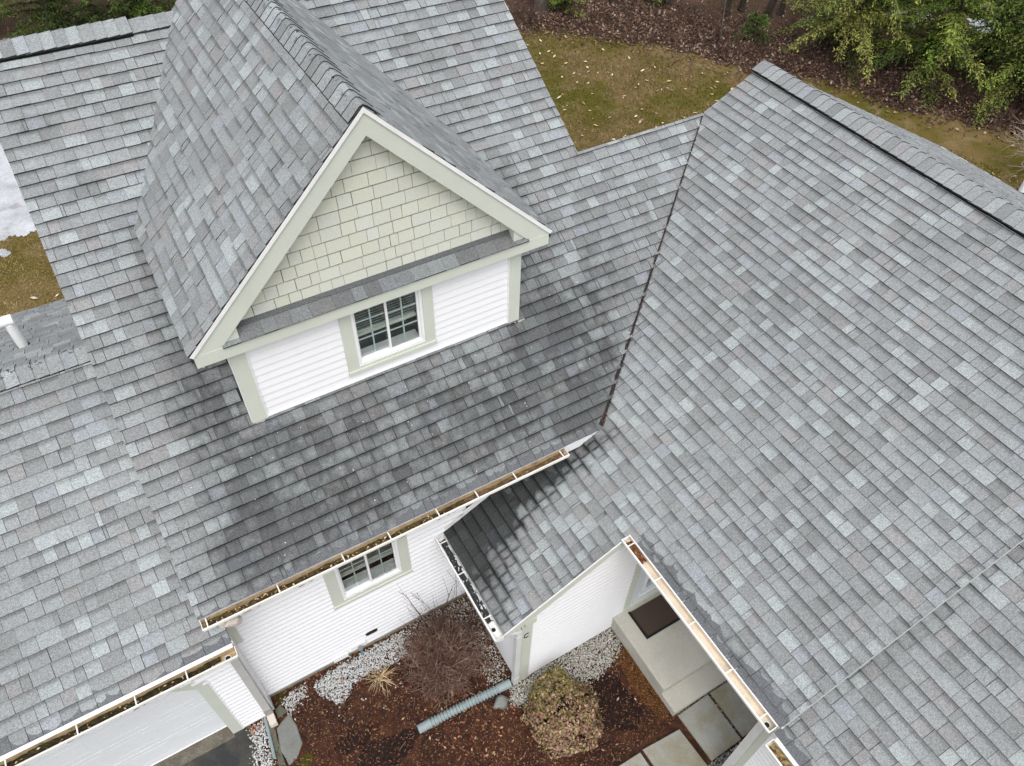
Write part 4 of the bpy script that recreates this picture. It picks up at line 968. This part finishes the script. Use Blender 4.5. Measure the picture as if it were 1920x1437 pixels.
# corrugated drain pipe
A, B = Vector((2.90, -1.135, .075)), Vector((1.60, -1.055, .065)); g = G(); n = 120; P = []; rr = []
for k in range(n+1):
    f = k/n; p = A.lerp(B, f)+Vector((0, .012*math.sin(f*3), 0)); P.append(p); q = .052
    rr.append(q+(.010*(1 if (k % 4) < 2 else -.4) if .14 < f < .88 else .006))
g.tube(P, rr, 14); o = g.build('drain_pipe', 'hose'); o['label'] = 'grey-green corrugated drain pipe lying across the mulch from the vestibule corner'; o['category'] = 'drain pipe'
g = G(); g.tube([(-.02, .07, .03), (-.035, -.1, .03), (-.055, -.30, .03), (-.072, -.46, .03)], .021, 10); o = g.build('conduit_pipe', 'hose'); o['label'] = 'thin straight grey-green pipe lying on the white pebbles beside the garage corner'; o['category'] = 'pipe'
def stone(name, P, h, mat, label, cat='stone'):
    P = rough_edge(P+[P[0]], .008, 3); n = len(P); cx = sum(p[0] for p in P)/n; cyy = sum(p[1] for p in P)/n
    rings = [(x, y, .0) for x, y in P]+[(x, y, h*.8) for x, y in P]+[(cx+(x-cx)*.9, cyy+(y-cyy)*.9, h*random.uniform(.92, 1.05)) for x, y in P]
    g = G(); g.mesh(rings, [(r*n+i, r*n+(i+1) % n, (r+1)*n+(i+1) % n, (r+1)*n+i) for r in range(2) for i in range(n)]+[tuple(range(2*n, 3*n))])
    o = g.build(name, mat); o['label'] = label; o['category'] = cat
stone('flagstone', [(.06, -.14), (.27, -.04), (.29, -.22), (.28, -.46), (.16, -.60), (.06, -.62), (.03, -.43)], .05, 'flag', 'big pale grey flagstone with a lichen patch at the edge of the mulch')
stone('flagstone', [(.0, .05), (.05, -.04), (.035, -.25), (.02, -.61), (-.055, -.56), (-.03, -.2)], .03, 'flag_moss', 'narrow dark mossy flagstone between the thin pipe and the big pale flagstone')
stone('flagstone', [(.12, .10), (.21, .13), (.24, -.01), (.12, -.02)], .04, 'flag_moss', 'small dark stone at the foot of the downspout by the garage corner')
def rockmesh(name, c, r, mat, label):
    import bmesh
    bm = bmesh.new(); bmesh.ops.create_icosphere(bm, subdivisions=3, radius=1)
    for v in bm.verts:
        n = Vector(v.co); k = 1+.12*math.sin(n.x*4+1)+.10*math.sin(n.y*5+2)*math.cos(n.z*3)+.04*math.sin(n.x*11+n.y*9); v.co = Vector((n.x*r[0]*k, n.y*r[1]*k, n.z*r[2]*k))
    me = bpy.data.meshes.new(name); bm.to_mesh(me); bm.free(); me.materials.append(M[mat])
    for p in me.polygons: p.use_smooth = True
    o = link(name, me, None, c); o['label'] = label; o['category'] = 'stone'
rockmesh('rock', (2.68, -1.28, .03), (.115, .085, .085), 'rock', 'rounded grey-green rock beside the corrugated drain pipe')

# white pebbles
PEB = {'A': [(-.21, .04), (-.03, .07), (-.12, -.56), (-.31, -.5)],
 'B': [(.23, .13), (.38, .21), (.58, .2), (.51, .08), (.35, .02), (.28, -.09), (.25, -.04)],
 'C': [(.67, .15), (.88, .21), (1.38, .23), (1.69, .24), (1.99, .24), (1.85, -.12), (1.66, -.1), (1.33, -.07), (1.09, -.09), (.95, -.25), (.83, -.23), (.76, -.09), (.67, .03)],
 'D': [(1.99, .26), (2.99, .26), (2.99, -.28), (2.99, -.82), (2.89, -1.05), (2.67, -1.01), (2.67, -.72), (2.49, -.45), (2.12, -.23), (1.85, -.12)],
 'E': [(2.9, -1.18), (3.16, -1.15), (4.5, -1.15), (4.5, -1.42), (4.33, -1.55), (3.96, -1.63), (3.51, -1.53), (3.11, -1.38), (2.9, -1.45), (2.75, -1.37)],
 'F': [(4.45, -3.21), (5.9, -3.20), (5.9, -3.4), (4.62, -3.4), (4.5, -3.6)]}
import bmesh
bm = bmesh.new(); bmesh.ops.create_icosphere(bm, subdivisions=1, radius=1); PV = np.array([v.co[:] for v in bm.verts]); PF = np.array([[v.index for v in f.verts] for f in bm.faces]); bm.free()
def pebbles(name, pts, smin, smax, cols):
    n = len(pts); s = rng.uniform(smin, smax, n); V = []
    ax = rng.uniform(.6, 1.25, (n, 1, 3)); sq = rng.normal(0, .14, (n, len(PV), 1))
    th = rng.uniform(0, 6.28, n); c, q = np.cos(th), np.sin(th)
    W = PV[None]*ax*(1+sq)*s[:, None, None]
    X = W[..., 0]*c[:, None]-W[..., 1]*q[:, None]; Y = W[..., 0]*q[:, None]+W[..., 1]*c[:, None]; Z = W[..., 2]*.7
    V = np.stack([X+pts[:, 0, None], Y+pts[:, 1, None], Z+s[:, None]*.35+rng.uniform(.006, .022, (n, 1))], -1).reshape(-1, 3)
    F = (PF[None]+(np.arange(n)*len(PV))[:, None, None]).reshape(-1, 3)
    arr(name, V, F, np.repeat(pick(cols, n, .12), len(PV), 0), 'pebble', kind='stuff')
WH = [(.56, .57, .58), (.48, .49, .50), (.62, .62, .61), (.38, .37, .34)]
GY = [(.50, .48, .42), (.42, .40, .34), (.56, .54, .48), (.30, .28, .23), (.22, .21, .15)]
def fuzz(P, k=.03): return P+rng.normal(0, k, P.shape)
pebbles('white_gravel', np.concatenate([fuzz(scatter(PEB['A'], 620)), fuzz(scatter(PEB['B'], 300)), fuzz(scatter(PEB['C'], 2500), .02), scatter(PEB['C'], 300), scatter([(.2, .2), (1.9, .2), (1.9, -.7), (.3, -.4)], 90)]), .006, .0135, WH)
pebbles('grey_gravel', np.concatenate([fuzz(scatter(PEB['D'], 2600)), fuzz(scatter(PEB['E'], 4600), .02), fuzz(scatter([(3.7, -1.3), (4.45, -1.3), (4.4, -1.6), (3.7, -1.75)], 160))]), .006, .0125, WH+GY*2)
pebbles('grey_gravel', scatter(PEB['F'], 1500), .006, .014, [(.3, .3, .29), (.2, .2, .2), (.42, .42, .40), (.12, .12, .11)])
pebbles('joint_grit', np.stack([rng.uniform(4.5, 6, 170), rng.normal(-2.545, .010, 170)], 1), .004, .010, [(.3, .28, .24), (.1, .08, .06), (.5, .48, .44)])
pebbles('joint_grit', np.stack([rng.normal(5.105, .008, 110), rng.uniform(-3.2, -2.55, 110)], 1), .004, .009, [(.25, .22, .18), (.1, .08, .06), (.5, .48, .44)])
# bark chips and fallen leaves on the mulch
def flakes(name, pts, zlo, zhi, l0, l1, wr, cols, mat, tilt=.35, parent=None, kind='stuff'):
    n = len(pts); th = rng.uniform(0, 6.28, n); L = rng.uniform(l0, l1, n); tl = rng.normal(0, tilt, n); t2 = rng.normal(0, tilt, n)
    A = np.stack([np.cos(th)*L, np.sin(th)*L, np.sin(tl)*L], 1); B = np.stack([-np.sin(th)*L*wr, np.cos(th)*L*wr, np.sin(t2)*L*wr], 1)
    z = rng.uniform(zlo, zhi, n); C = np.stack([pts[:, 0], pts[:, 1], z+np.abs(A[:, 2])+np.abs(B[:, 2])], 1)
    V, F = quads(C, A, B); return arr(name, V, F, np.repeat(pick(cols, n), 4, 0), mat, parent, kind=kind)
mp_ = scatter(MB, 24000)
bad = np.zeros(len(mp_), bool)
for k in 'ABCDE': bad |= inpoly(mp_[:, 0], mp_[:, 1], PEB[k]) & (rng.uniform(size=len(mp_)) < .93)
mp_ = mp_[~bad]
dark = np.exp(-(((mp_[:, 0]-3.95)/.42)**2+((mp_[:, 1]+1.95)/.45)**2))+np.exp(-(((mp_[:, 0]-1.15)/.5)**2+((mp_[:, 1]+1.1)/.22)**2))
keep = rng.uniform(size=len(mp_)) > dark*.65
flakes('bark_chips', mp_[keep], .010, .03, .005, .024, .30, [(.10, .042, .025), (.06, .025, .017), (.16, .07, .036), (.03, .017, .013), (.24, .135, .075)], 'chip')
flakes('bark_flecks', scatter(MB, 3200), .024, .034, .004, .009, .4, [(.30, .20, .12), (.22, .11, .06), (.38, .30, .22)], 'chip')
flakes('rusty_needles', scatter([(4.58, -1.5), (4.58, -2.5), (4.38, -2.5), (4.27, -2.1), (4.3, -1.7), (4.25, -1.5)], 2600), .016, .026, .004, .014, .25, [(.22, .10, .028), (.14, .065, .02), (.09, .04, .015), (.30, .15, .055)], 'chip')
lp = np.concatenate([scatter(MB, 120), scatter([(1.6, -1.0), (2.9, -1.2), (2.8, -1.5), (2.6, -1.9), (1.8, -1.6)], 60), fuzz(np.array([[2.2, -.6]]*60), .4), scatter([(-.2, .05), (.0, .09), (-.05, -.0), (-.24, -.05)], 16)])
flakes('fallen_leaves', lp, .024, .04, .012, .030, .5, [(.34, .15, .08), (.40, .22, .12), (.24, .10, .06), (.45, .30, .18), (.30, .12, .06), (.26, .06, .045)], 'leafmix', .4)

# ------------------------------------------------------------------ shrubs
def twig(g, p, d, L, r, depth, cols, bend=.25, lat=.75, tips=None):
    pts = [p]; n = 4; dd = d.normalized()
    for k in range(n):
        dd = (dd+Vector(rng.normal(0, bend, 3))*.5).normalized(); pts.append(pts[-1]+dd*(L/n))
    c = cols[random.randrange(len(cols))]; f = random.uniform(.75, 1.25); c = tuple(q*f for q in c)
    g.tube(pts, [r*(1-.6*k/n) for k in range(n+1)], 3 if depth < 2 else 5, 0, c, caps=False)
    if tips is not None: tips.append((pts[-1], dd))
    if depth > 0:
        for k in range(random.choice((2, 3, 3, 4))):
            q = pts[random.randint(1, n)]; a = Vector(rng.normal(0, 1, 3)); nd = (dd+a.normalized()*lat).normalized()
            twig(g, q, nd, L*random.uniform(.5, .75), r*.6, depth-1, cols, bend, lat, tips)
bs = thing('bare_shrub', 'leafless brown twiggy shrub in the gravel bed between the house wall and the vestibule', 'shrub', (2.28, -.47, 0))
g = G(); tips = []
cols = [(.16, .090, .066), (.22, .15, .115), (.10, .060, .048), (.30, .235, .185), (.16, .075, .056), (.12, .066, .050)]
for k in range(300):
    a = random.uniform(0, 6.28); el = random.uniform(.35, 1.3)
    d = Vector((math.cos(a)*math.cos(el), math.sin(a)*math.cos(el), math.sin(el)))
    twig(g, Vector((random.gauss(0, .05), random.gauss(0, .05), .0)), d, random.uniform(.24, .42), .0125, 3, cols, .35, .8, tips)
for k in range(9):
    d = Vector((random.uniform(.0, .45), random.uniform(.15, .6), 1)); twig(g, Vector((random.gauss(.1, .1), random.gauss(.1, .1), .1)), d, random.uniform(.65, .95), .008, 2, [(.06, .035, .03)], .2, .5, tips)
g.build('stems', 'twig', bs)
n = 3600; tp = [tips[i] for i in rng.integers(0, len(tips), n)]; C = np.array([t[0] for t in tp]); v = rvec(n); u = np.cross(v, rvec(n)); s = rng.uniform(.008, .018, (n, 1))
V, F = quads(C, v*s, u*s*.6); arr('withered_leaves', V, F, np.repeat(pick([(.16, .07, .045), (.10, .048, .036), (.26, .11, .06), (.06, .034, .028), (.13, .06, .044)], n), 4, 0), 'leafmix', bs, kind='stuff')
cs = thing('clipped_shrub', 'rounded clipped shrub with olive and purplish brown leaves in front of the vestibule', 'shrub', (3.27, -1.84, 0))
g = G()
for k in range(34):
    a = random.uniform(0, 6.28); el = random.uniform(.3, 1.4); d = Vector((math.cos(a)*math.cos(el)*1.0, math.sin(a)*math.cos(el)*1.1, math.sin(el)))
    twig(g, Vector((0, 0, 0)), d, random.uniform(.22, .32), .006, 2, [(.05, .035, .025), (.08, .06, .04)], .25, .7)
g.build('stems', 'twig', cs)
n = 7600; v = rvec(n); v[:, 2] = np.abs(v[:, 2]); rad = 1-np.abs(rng.normal(0, .10, n)); rad[:600] *= rng.uniform(.4, .9, 600)
lump = 1+.09*np.sin(v[:, 0]*6+1)+.08*np.sin(v[:, 1]*7+v[:, 2]*4)+.05*np.sin(v[:, 0]*15+v[:, 1]*13)
e = np.sign(v)*np.abs(v)**.72; C = e*np.array([.44, .48, .52])*(rad*lump)[:, None]+np.array([0, 0, .05])
nrm = v+rng.normal(0, .45, (n, 3)); nrm /= np.linalg.norm(nrm, axis=1)[:, None]; a = np.cross(nrm, rvec(n)); a /= np.linalg.norm(a, axis=1)[:, None]; b = np.cross(nrm, a)
s = rng.uniform(.012, .028, (n, 1)); V, F = quads(C, a*s, b*s*.55)
sun = np.clip((v[:, 1]+.2*v[:, 0])*1.1-.12+rng.normal(0, .42, n), 0, 1)[:, None]  # leaf colour mix: more olive towards the back, more purplish brown in front
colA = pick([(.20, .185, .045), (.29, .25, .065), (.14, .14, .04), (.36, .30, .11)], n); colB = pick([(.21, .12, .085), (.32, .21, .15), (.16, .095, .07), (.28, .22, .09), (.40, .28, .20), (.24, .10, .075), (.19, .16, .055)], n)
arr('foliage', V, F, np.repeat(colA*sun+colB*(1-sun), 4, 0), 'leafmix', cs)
gc = thing('dry_grass_clump', 'clump of dry straw-coloured stalks beside the white pebbles', 'grass clump', (1.45, -.20, 0))
g = G()
for k in range(46):
    a = random.uniform(0, 6.28); d = Vector((math.cos(a), math.sin(a), random.uniform(.1, .7))); P = [Vector((random.gauss(0, .03), random.gauss(0, .03), .01))]
    for q in range(4): P.append(P[-1]+d.normalized()*random.uniform(.04, .072)); d = d+Vector((random.gauss(0, .2), random.gauss(0, .2), -.22))
    c = random.choice([(.45, .34, .20), (.55, .44, .28), (.36, .25, .13)]); g.tube(P, [.005, .0045, .004, .0035, .002], 3, 0, c, False)
g.build('stalks', 'twig', gc)
g = G()
for k in range(14):
    x, y = random.uniform(.5, 3.1), random.uniform(-2.6, -.4); a = random.uniform(0, 3.14); L = random.uniform(.05, .12); g.tube([(x, y, .035), (x+math.cos(a)*L*.5, y+math.sin(a)*L*.5, .04), (x+math.cos(a)*L, y+math.sin(a)*L, .03)], .0025, 3, 0, (.3, .2, .12), False)
g.build('fallen_twigs', 'twig', kind='stuff')

# ------------------------------------------------------------------ back garden: leaves, woods
GRL = [(.14, .115, .03), (.10, .09, .02), (.20, .15, .065), (.08, .075, .012), (.25, .19, .10)]
lawn_vis = [(6.4, 3.0), (9.2, 2.9), (15, 2.0), (20, 2.0), (19, 6), (17.4, 10), (15, 14), (13.2, 17), (7, 17)]
pp = scatter(lawn_vis, 90000); th = rng.uniform(0, 6.28, len(pp)); h = rng.uniform(.015, .06, len(pp)); wdt = rng.uniform(.005, .014, len(pp))
C = np.stack([pp[:, 0], pp[:, 1], h*.5], 1); A = np.stack([rng.normal(0, .02, len(pp)), rng.normal(0, .02, len(pp)), h*.6], 1); B = np.stack([np.cos(th)*wdt, np.sin(th)*wdt, 0*th], 1)
X_, Y_ = pp[:, 0], pp[:, 1]
pt = np.sin(X_*1.3+np.sin(Y_*.9)*2)+np.sin(Y_*1.7+X_*.6+1)+.7*np.sin(X_*3.1-Y_*2.3)+.5*np.sin(X_*5.3+Y_*4.1+2)+rng.normal(0, .5, len(pp))+(Y_-7)*.12
gA = pick([(.10, .10, .012), (.075, .08, .010), (.13, .125, .02)], len(pp), .3); gB = pick([(.23, .16, .085), (.17, .11, .055), (.28, .20, .12), (.11, .07, .04)], len(pp), .3)
V, F = quads(C, A, B); arr('grass', V, F, np.repeat(np.where((pt > .25)[:, None], gA, gB), 4, 0), 'leafmix', kind='stuff')
pp = scatter([(-4, 8.5), (-.3, 7.5), (.3, 12.5), (-4, 12.5)], 16000); th = rng.uniform(0, 6.28, len(pp)); h = rng.uniform(.015, .04, len(pp)); C = np.stack([pp[:, 0], pp[:, 1], h*.5], 1)
A = np.stack([rng.normal(0, .03, len(pp)), rng.normal(0, .03, len(pp)), h*.6], 1); B = np.stack([np.cos(th)*.006, np.sin(th)*.006, 0*th], 1)
V, F = quads(C, A, B); arr('grass', V, F, np.repeat(pick([(.30, .21, .09), (.22, .16, .06), (.12, .10, .02), (.34, .25, .13)], len(pp), .3), 4, 0), 'leafmix', kind='stuff')
flakes('lawn_leaves', np.concatenate([scatter(lawn_vis, 560), scatter([(8, 3.2), (14, 3.5), (14.5, 9.5), (9, 9)], 420), np.array([[-1.0, 9.75], [-.95, 10.4], [-1.4, 9.9]])]), .02, .035, .03, .085, .45, [(.62, .50, .36), (.50, .36, .22), (.70, .60, .46), (.35, .20, .12)], 'leafmix', .25)
FP = FE+[(38, -4), (38, 30), (-8, 30), (-8, 20), (2, 18.5), (10, 18)]
fp = np.concatenate([scatter(FP, 26000), fuzz(scatter(FE+[(25, 2), (22, 7), (20, 12), (17, 17)], 15000), .45)])
fp = fp[(fp[:, 0] > 12) | (fp[:, 1] > 17.5)]
flakes('leaf_litter', fp, .012, .06, .022, .058, .6, [(.10, .056, .040), (.15, .088, .062), (.065, .036, .027), (.22, .14, .105), (.045, .03, .022), (.34, .25, .19), (.12, .062, .038)], 'leafmix', .45)
# brush: thin bare stems in the wood edge, too many to count
g = G()
for k in range(620):
    i = random.randrange(len(FE)); x, y = FE[i]; q = abs(random.gauss(.6, 1.8))+.1; x += q*.8+random.gauss(0, .4); y += q*.6+random.gauss(0, .4)
    c = random.choice([(.05, .03, .025), (.08, .045, .035), (.035, .022, .018), (.10, .06, .045)])
    for j in range(3): twig(g, Vector((x+random.gauss(0, .1), y+random.gauss(0, .1), 0)), Vector((random.gauss(0, .5), random.gauss(0, .5), 1)), random.uniform(.25, .7), .007, 1, [c], .3, .8)
g.build('underbrush', 'twig', kind='stuff')

def conifer(x, y, H, rad, label, z0=.5, cols=None, nb=70, lean=(0, 0), dens=1.0, name='hemlock_tree', group='hemlocks along the wood edge', hang=.35, tr=.12):
    t = thing(name, label, 'tree', (x, y, 0), group)
    g = G(); P = [Vector((lean[0]*k/8, lean[1]*k/8, H*k/8)) for k in range(9)]; g.tube(P, [tr*(1-.9*k/8)+.008 for k in range(9)], 9)
    g.build('trunk', 'bark', t)
    gb_ = G(); CC = []; AA = []; BB = []; KK = []
    cols = cols or [(.055, .085, .012), (.075, .10, .015), (.04, .062, .012), (.10, .12, .022)]
    for b in range(nb):
        f = (b+random.random())/nb; z = z0+(H-z0)*f; L = rad*(1-f)**.75*random.uniform(.65, 1.12)+.15; az = random.uniform(0, 6.28)
        o = Vector((lean[0]*z/H, lean[1]*z/H, z)); d = Vector((math.cos(az), math.sin(az), random.uniform(-.05, .3))); P = [o]; n = 7
        for k in range(n): d.z -= hang*.16; P.append(P[-1]+d.normalized()*(L/n))
        gb_.tube(P, [.022*(1-f*.6)*(1-.85*k/n)+.002 for k in range(n+1)], 4, caps=False)
        side = Vector((-math.sin(az), math.cos(az), 0)); bc = np.array(random.choice(cols))*random.uniform(.8, 1.2)
        ns = int(16*L*dens)+4
        for s_i in range(ns):
            ft = (s_i+.5)/ns; k = min(n-1, int(ft*n)); q = P[k].lerp(P[k+1], ft*n-k); dirb = (P[k+1]-P[k]).normalized()
            for sg in (-1, 1):
                SL = (.12+.30*(1-ft)*min(1.2, L*.6))*random.uniform(.4, 1.35); sd = (dirb*.7+side*sg*random.uniform(.4, 1.1)+Vector((0, 0, random.uniform(-hang, .25)))).normalized()
                m = max(3, int(SL/.034)); so_ = Vector(rng.normal(0, .05, 3))
                for j in range(m):
                    ff = (j+.6)/m; c = q+so_*ff+sd*(SL*ff)+Vector((0, 0, -.12*hang*ff*ff))+Vector(rng.normal(0, .018, 3)); a = (sd+Vector(rng.normal(0, .6, 3))).normalized()
                    CC.append(c); AA.append(a*.050*random.uniform(.6, 1.3)); bb = a.cross(Vector((random.gauss(0, .6), random.gauss(0, .6), 1))).normalized(); BB.append(bb*.0155*random.uniform(.7, 1.3))
                    tipb = .62+.65*ff*(.4+.6*ft); KK.append(bc*tipb*random.uniform(.75, 1.25))
    cr = gb_.build('branches', 'bark', t)
    V, F = quads(np.array(CC), np.array(AA), np.array(BB)); arr('crown', V, F, np.repeat(np.array(KK), 4, 0), 'needle', t)
    return t
YG = [(.24, .26, .06), (.18, .215, .05), (.31, .31, .085), (.12, .155, .038)]
DK_ = [(.055, .085, .016), (.08, .115, .02), (.04, .06, .014)]
DG = [(.12, .195, .03), (.15, .235, .036), (.08, .135, .024), (.20, .26, .048)]
conifer(20.6, 9.7, 6.0, 2.5, 'yellowish drooping hemlock nearest the tip of the right wing, its boughs over the leaf litter', .5, YG, 92, dens=.95, hang=.65)
conifer(21.7, 7.6, 6.5, 2.3, 'bright green bushy hemlock in the middle of the wood edge behind the right wing', .4, DG+YG[:2], 105, hang=.45, dens=1.0)
conifer(22.7, 5.7, 6.5, 2.2, 'dense green hemlock with a dark leaning trunk at the upper right corner', .4, DG+YG[:2], 96, lean=(.6, .3), hang=.45, dens=1.0)
conifer(22.8, 3.6, 5.5, 2.0, 'low green hemlock boughs nearest the right-hand edge, above the bare pale branches', .3, DG+YG[:2], 76, hang=.45)
conifer(24.3, 7.6, 6.5, 2.2, 'dark green hemlock at the back, among the snow patches', .2, DK_, 80, hang=.4)
conifer(22.6, 11.2, 6.5, 1.9, 'thin hemlock standing behind the yellowish drooping one', .6, YG+DG, 70, hang=.5)
conifer(24.6, 10.6, 6.5, 2.0, 'mid green hemlock farthest back between the thin one and the dark one', .4, DG+YG[:1], 70, hang=.4)
conifer(1.0, 21.6, 6.0, 2.2, 'low green hemlock behind the left end of the main ridge', .1, DK_, 90, hang=.4, dens=1.1)
conifer(3.2, 21.7, 6.0, 2.0, 'dark green hemlock behind the main ridge next to the bare dark trunks', .1, DK_+DG[:1], 80, hang=.4, dens=1.1)
conifer(-1.2, 22.6, 5.5, 1.6, 'brownish green hemlock at the upper left corner behind the ridge', .6, YG, 40, hang=.5)
conifer(6.4, 22.4, 6.0, 1.5, 'small hemlock behind the ridge close to the dormer roof', .4, DG, 36, hang=.45)
conifer(15.05, 16.2, 1.5, .65, 'small yellow-green hemlock sapling beside the thick grey trunk', .1, YG+DG, 26, dens=1.6, name='hemlock_sapling', group='saplings at the wood edge', hang=.4, tr=.02)
conifer(18.2, 15.6, 1.3, .5, 'small dark green sapling between two bare trunks at the top edge', .1, DG, 20, dens=1.6, name='hemlock_sapling', group='saplings at the wood edge', hang=.4, tr=.02)
conifer(19.1, 11.9, .8, .42, 'tiny bright green sapling in the leaf litter near the tip of the right wing', .05, [(.07, .13, .02), (.09, .14, .03)], 16, dens=1.8, name='hemlock_sapling', group='saplings at the wood edge', hang=.3, tr=.012)

def bare_tree(x, y, H, r, label, mat='bark', lean=(0, 0), limbs=7):
    t = thing('bare_tree', label, 'tree', (x, y, 0), 'bare trunks along the top of the view')
    g = G(); P = [Vector((lean[0]*k/8+random.gauss(0, .02), lean[1]*k/8+random.gauss(0, .02), H*k/8)) for k in range(9)]
    g.tube([P[0]-Vector((0, 0, .05))]+[Vector((0, 0, .02)), Vector((0, 0, .18))]+P[1:], [r*1.7, r*1.45, r*1.08]+[r*(1-.85*k/8) for k in range(1, 9)], 10); g.build('trunk', mat, t)
    for k in range(limbs):
        g = G(); f = random.uniform(.3, .95); q = P[int(f*8)]; a = random.uniform(0, 6.28)
        twig(g, q, Vector((math.cos(a), math.sin(a), random.uniform(.2, .9))), random.uniform(.7, 1.4)*(1.2-f), .03*(1.3-f), 2, [(.05, .04, .032)], .25, .7); g.build('limb', 'twig', t)
bare_tree(14.5, 16.75, 9, .20, 'thick grey-brown trunk at the top edge by the right end of the ridge', 'bark_g')
bare_tree(16.95, 16.2, 9, .13, 'dark trunk with a pale broken stick leaning at its foot')
bare_tree(18.15, 15.5, 9, .12, 'left one of a close pair of dark trunks at the top edge')
bare_tree(18.45, 15.25, 8, .10, 'right one of a close pair of dark trunks at the top edge')
bare_tree(19.7, 13.8, 9, .10, 'slim dark trunk with a mossy foot above the leaf litter', lean=(.3, .2))
bare_tree(20.3, 13.75, 9, .09, 'slim straight dark trunk right of the mossy-footed one')
bare_tree(20.75, 13.0, 8, .11, 'dark trunk leaning right beside the yellowish hemlock', lean=(1.6, .2))
bare_tree(21.2, 12.9, 8, .09, 'dark trunk behind the brush at the yellowish hemlock', lean=(.9, .6))
bare_tree(4.6, 23.6, 8, .14, 'black trunk left of another one behind the main ridge', lean=(-.8, 0))
bare_tree(5.3, 22.4, 8, .15, 'black trunk nearest the dormer behind the main ridge', lean=(.4, 0))
bare_tree(2.1, 26.5, 8, .12, 'dark trunk far behind the hemlocks at the upper left')
# pale stick, bare branched shrub at the right edge
g = G(); g.tube([(17.15, 15.75, .02), (17.05, 15.95, .45), (16.98, 16.1, .8)], .03, 6); o = g.build('broken_stick', 'bark_g'); o['label'] = 'pale broken stick leaning on a dark trunk at the top edge'; o['category'] = 'stick'
g = G(); g.tube([(18.2, 12.35, .0), (18.3, 12.55, .7), (18.45, 12.75, 1.5), (18.5, 12.9, 2.2)], [.022, .018, .014, .01], 5); o = g.build('dead_sapling', 'bark_g'); o['label'] = 'thin pale dead sapling standing in the leaf litter by itself'; o['category'] = 'sapling'
br = thing('bare_branches', 'pale bare branching shrub at the right edge above the lawn', 'shrub', (20.4, 2.6, 0))
g = G(); random.seed(11); rng = np.random.default_rng(5)
for k in range(9):
    a = random.uniform(1.2, 3.6); twig(g, Vector((0, 0, .1)), Vector((math.cos(a), math.sin(a), random.uniform(.5, 1.2))), random.uniform(.8, 1.2), .020, 3, [(.34, .28, .23), (.26, .20, .17)], .22, .65)
g.build('stems', 'twig', br)
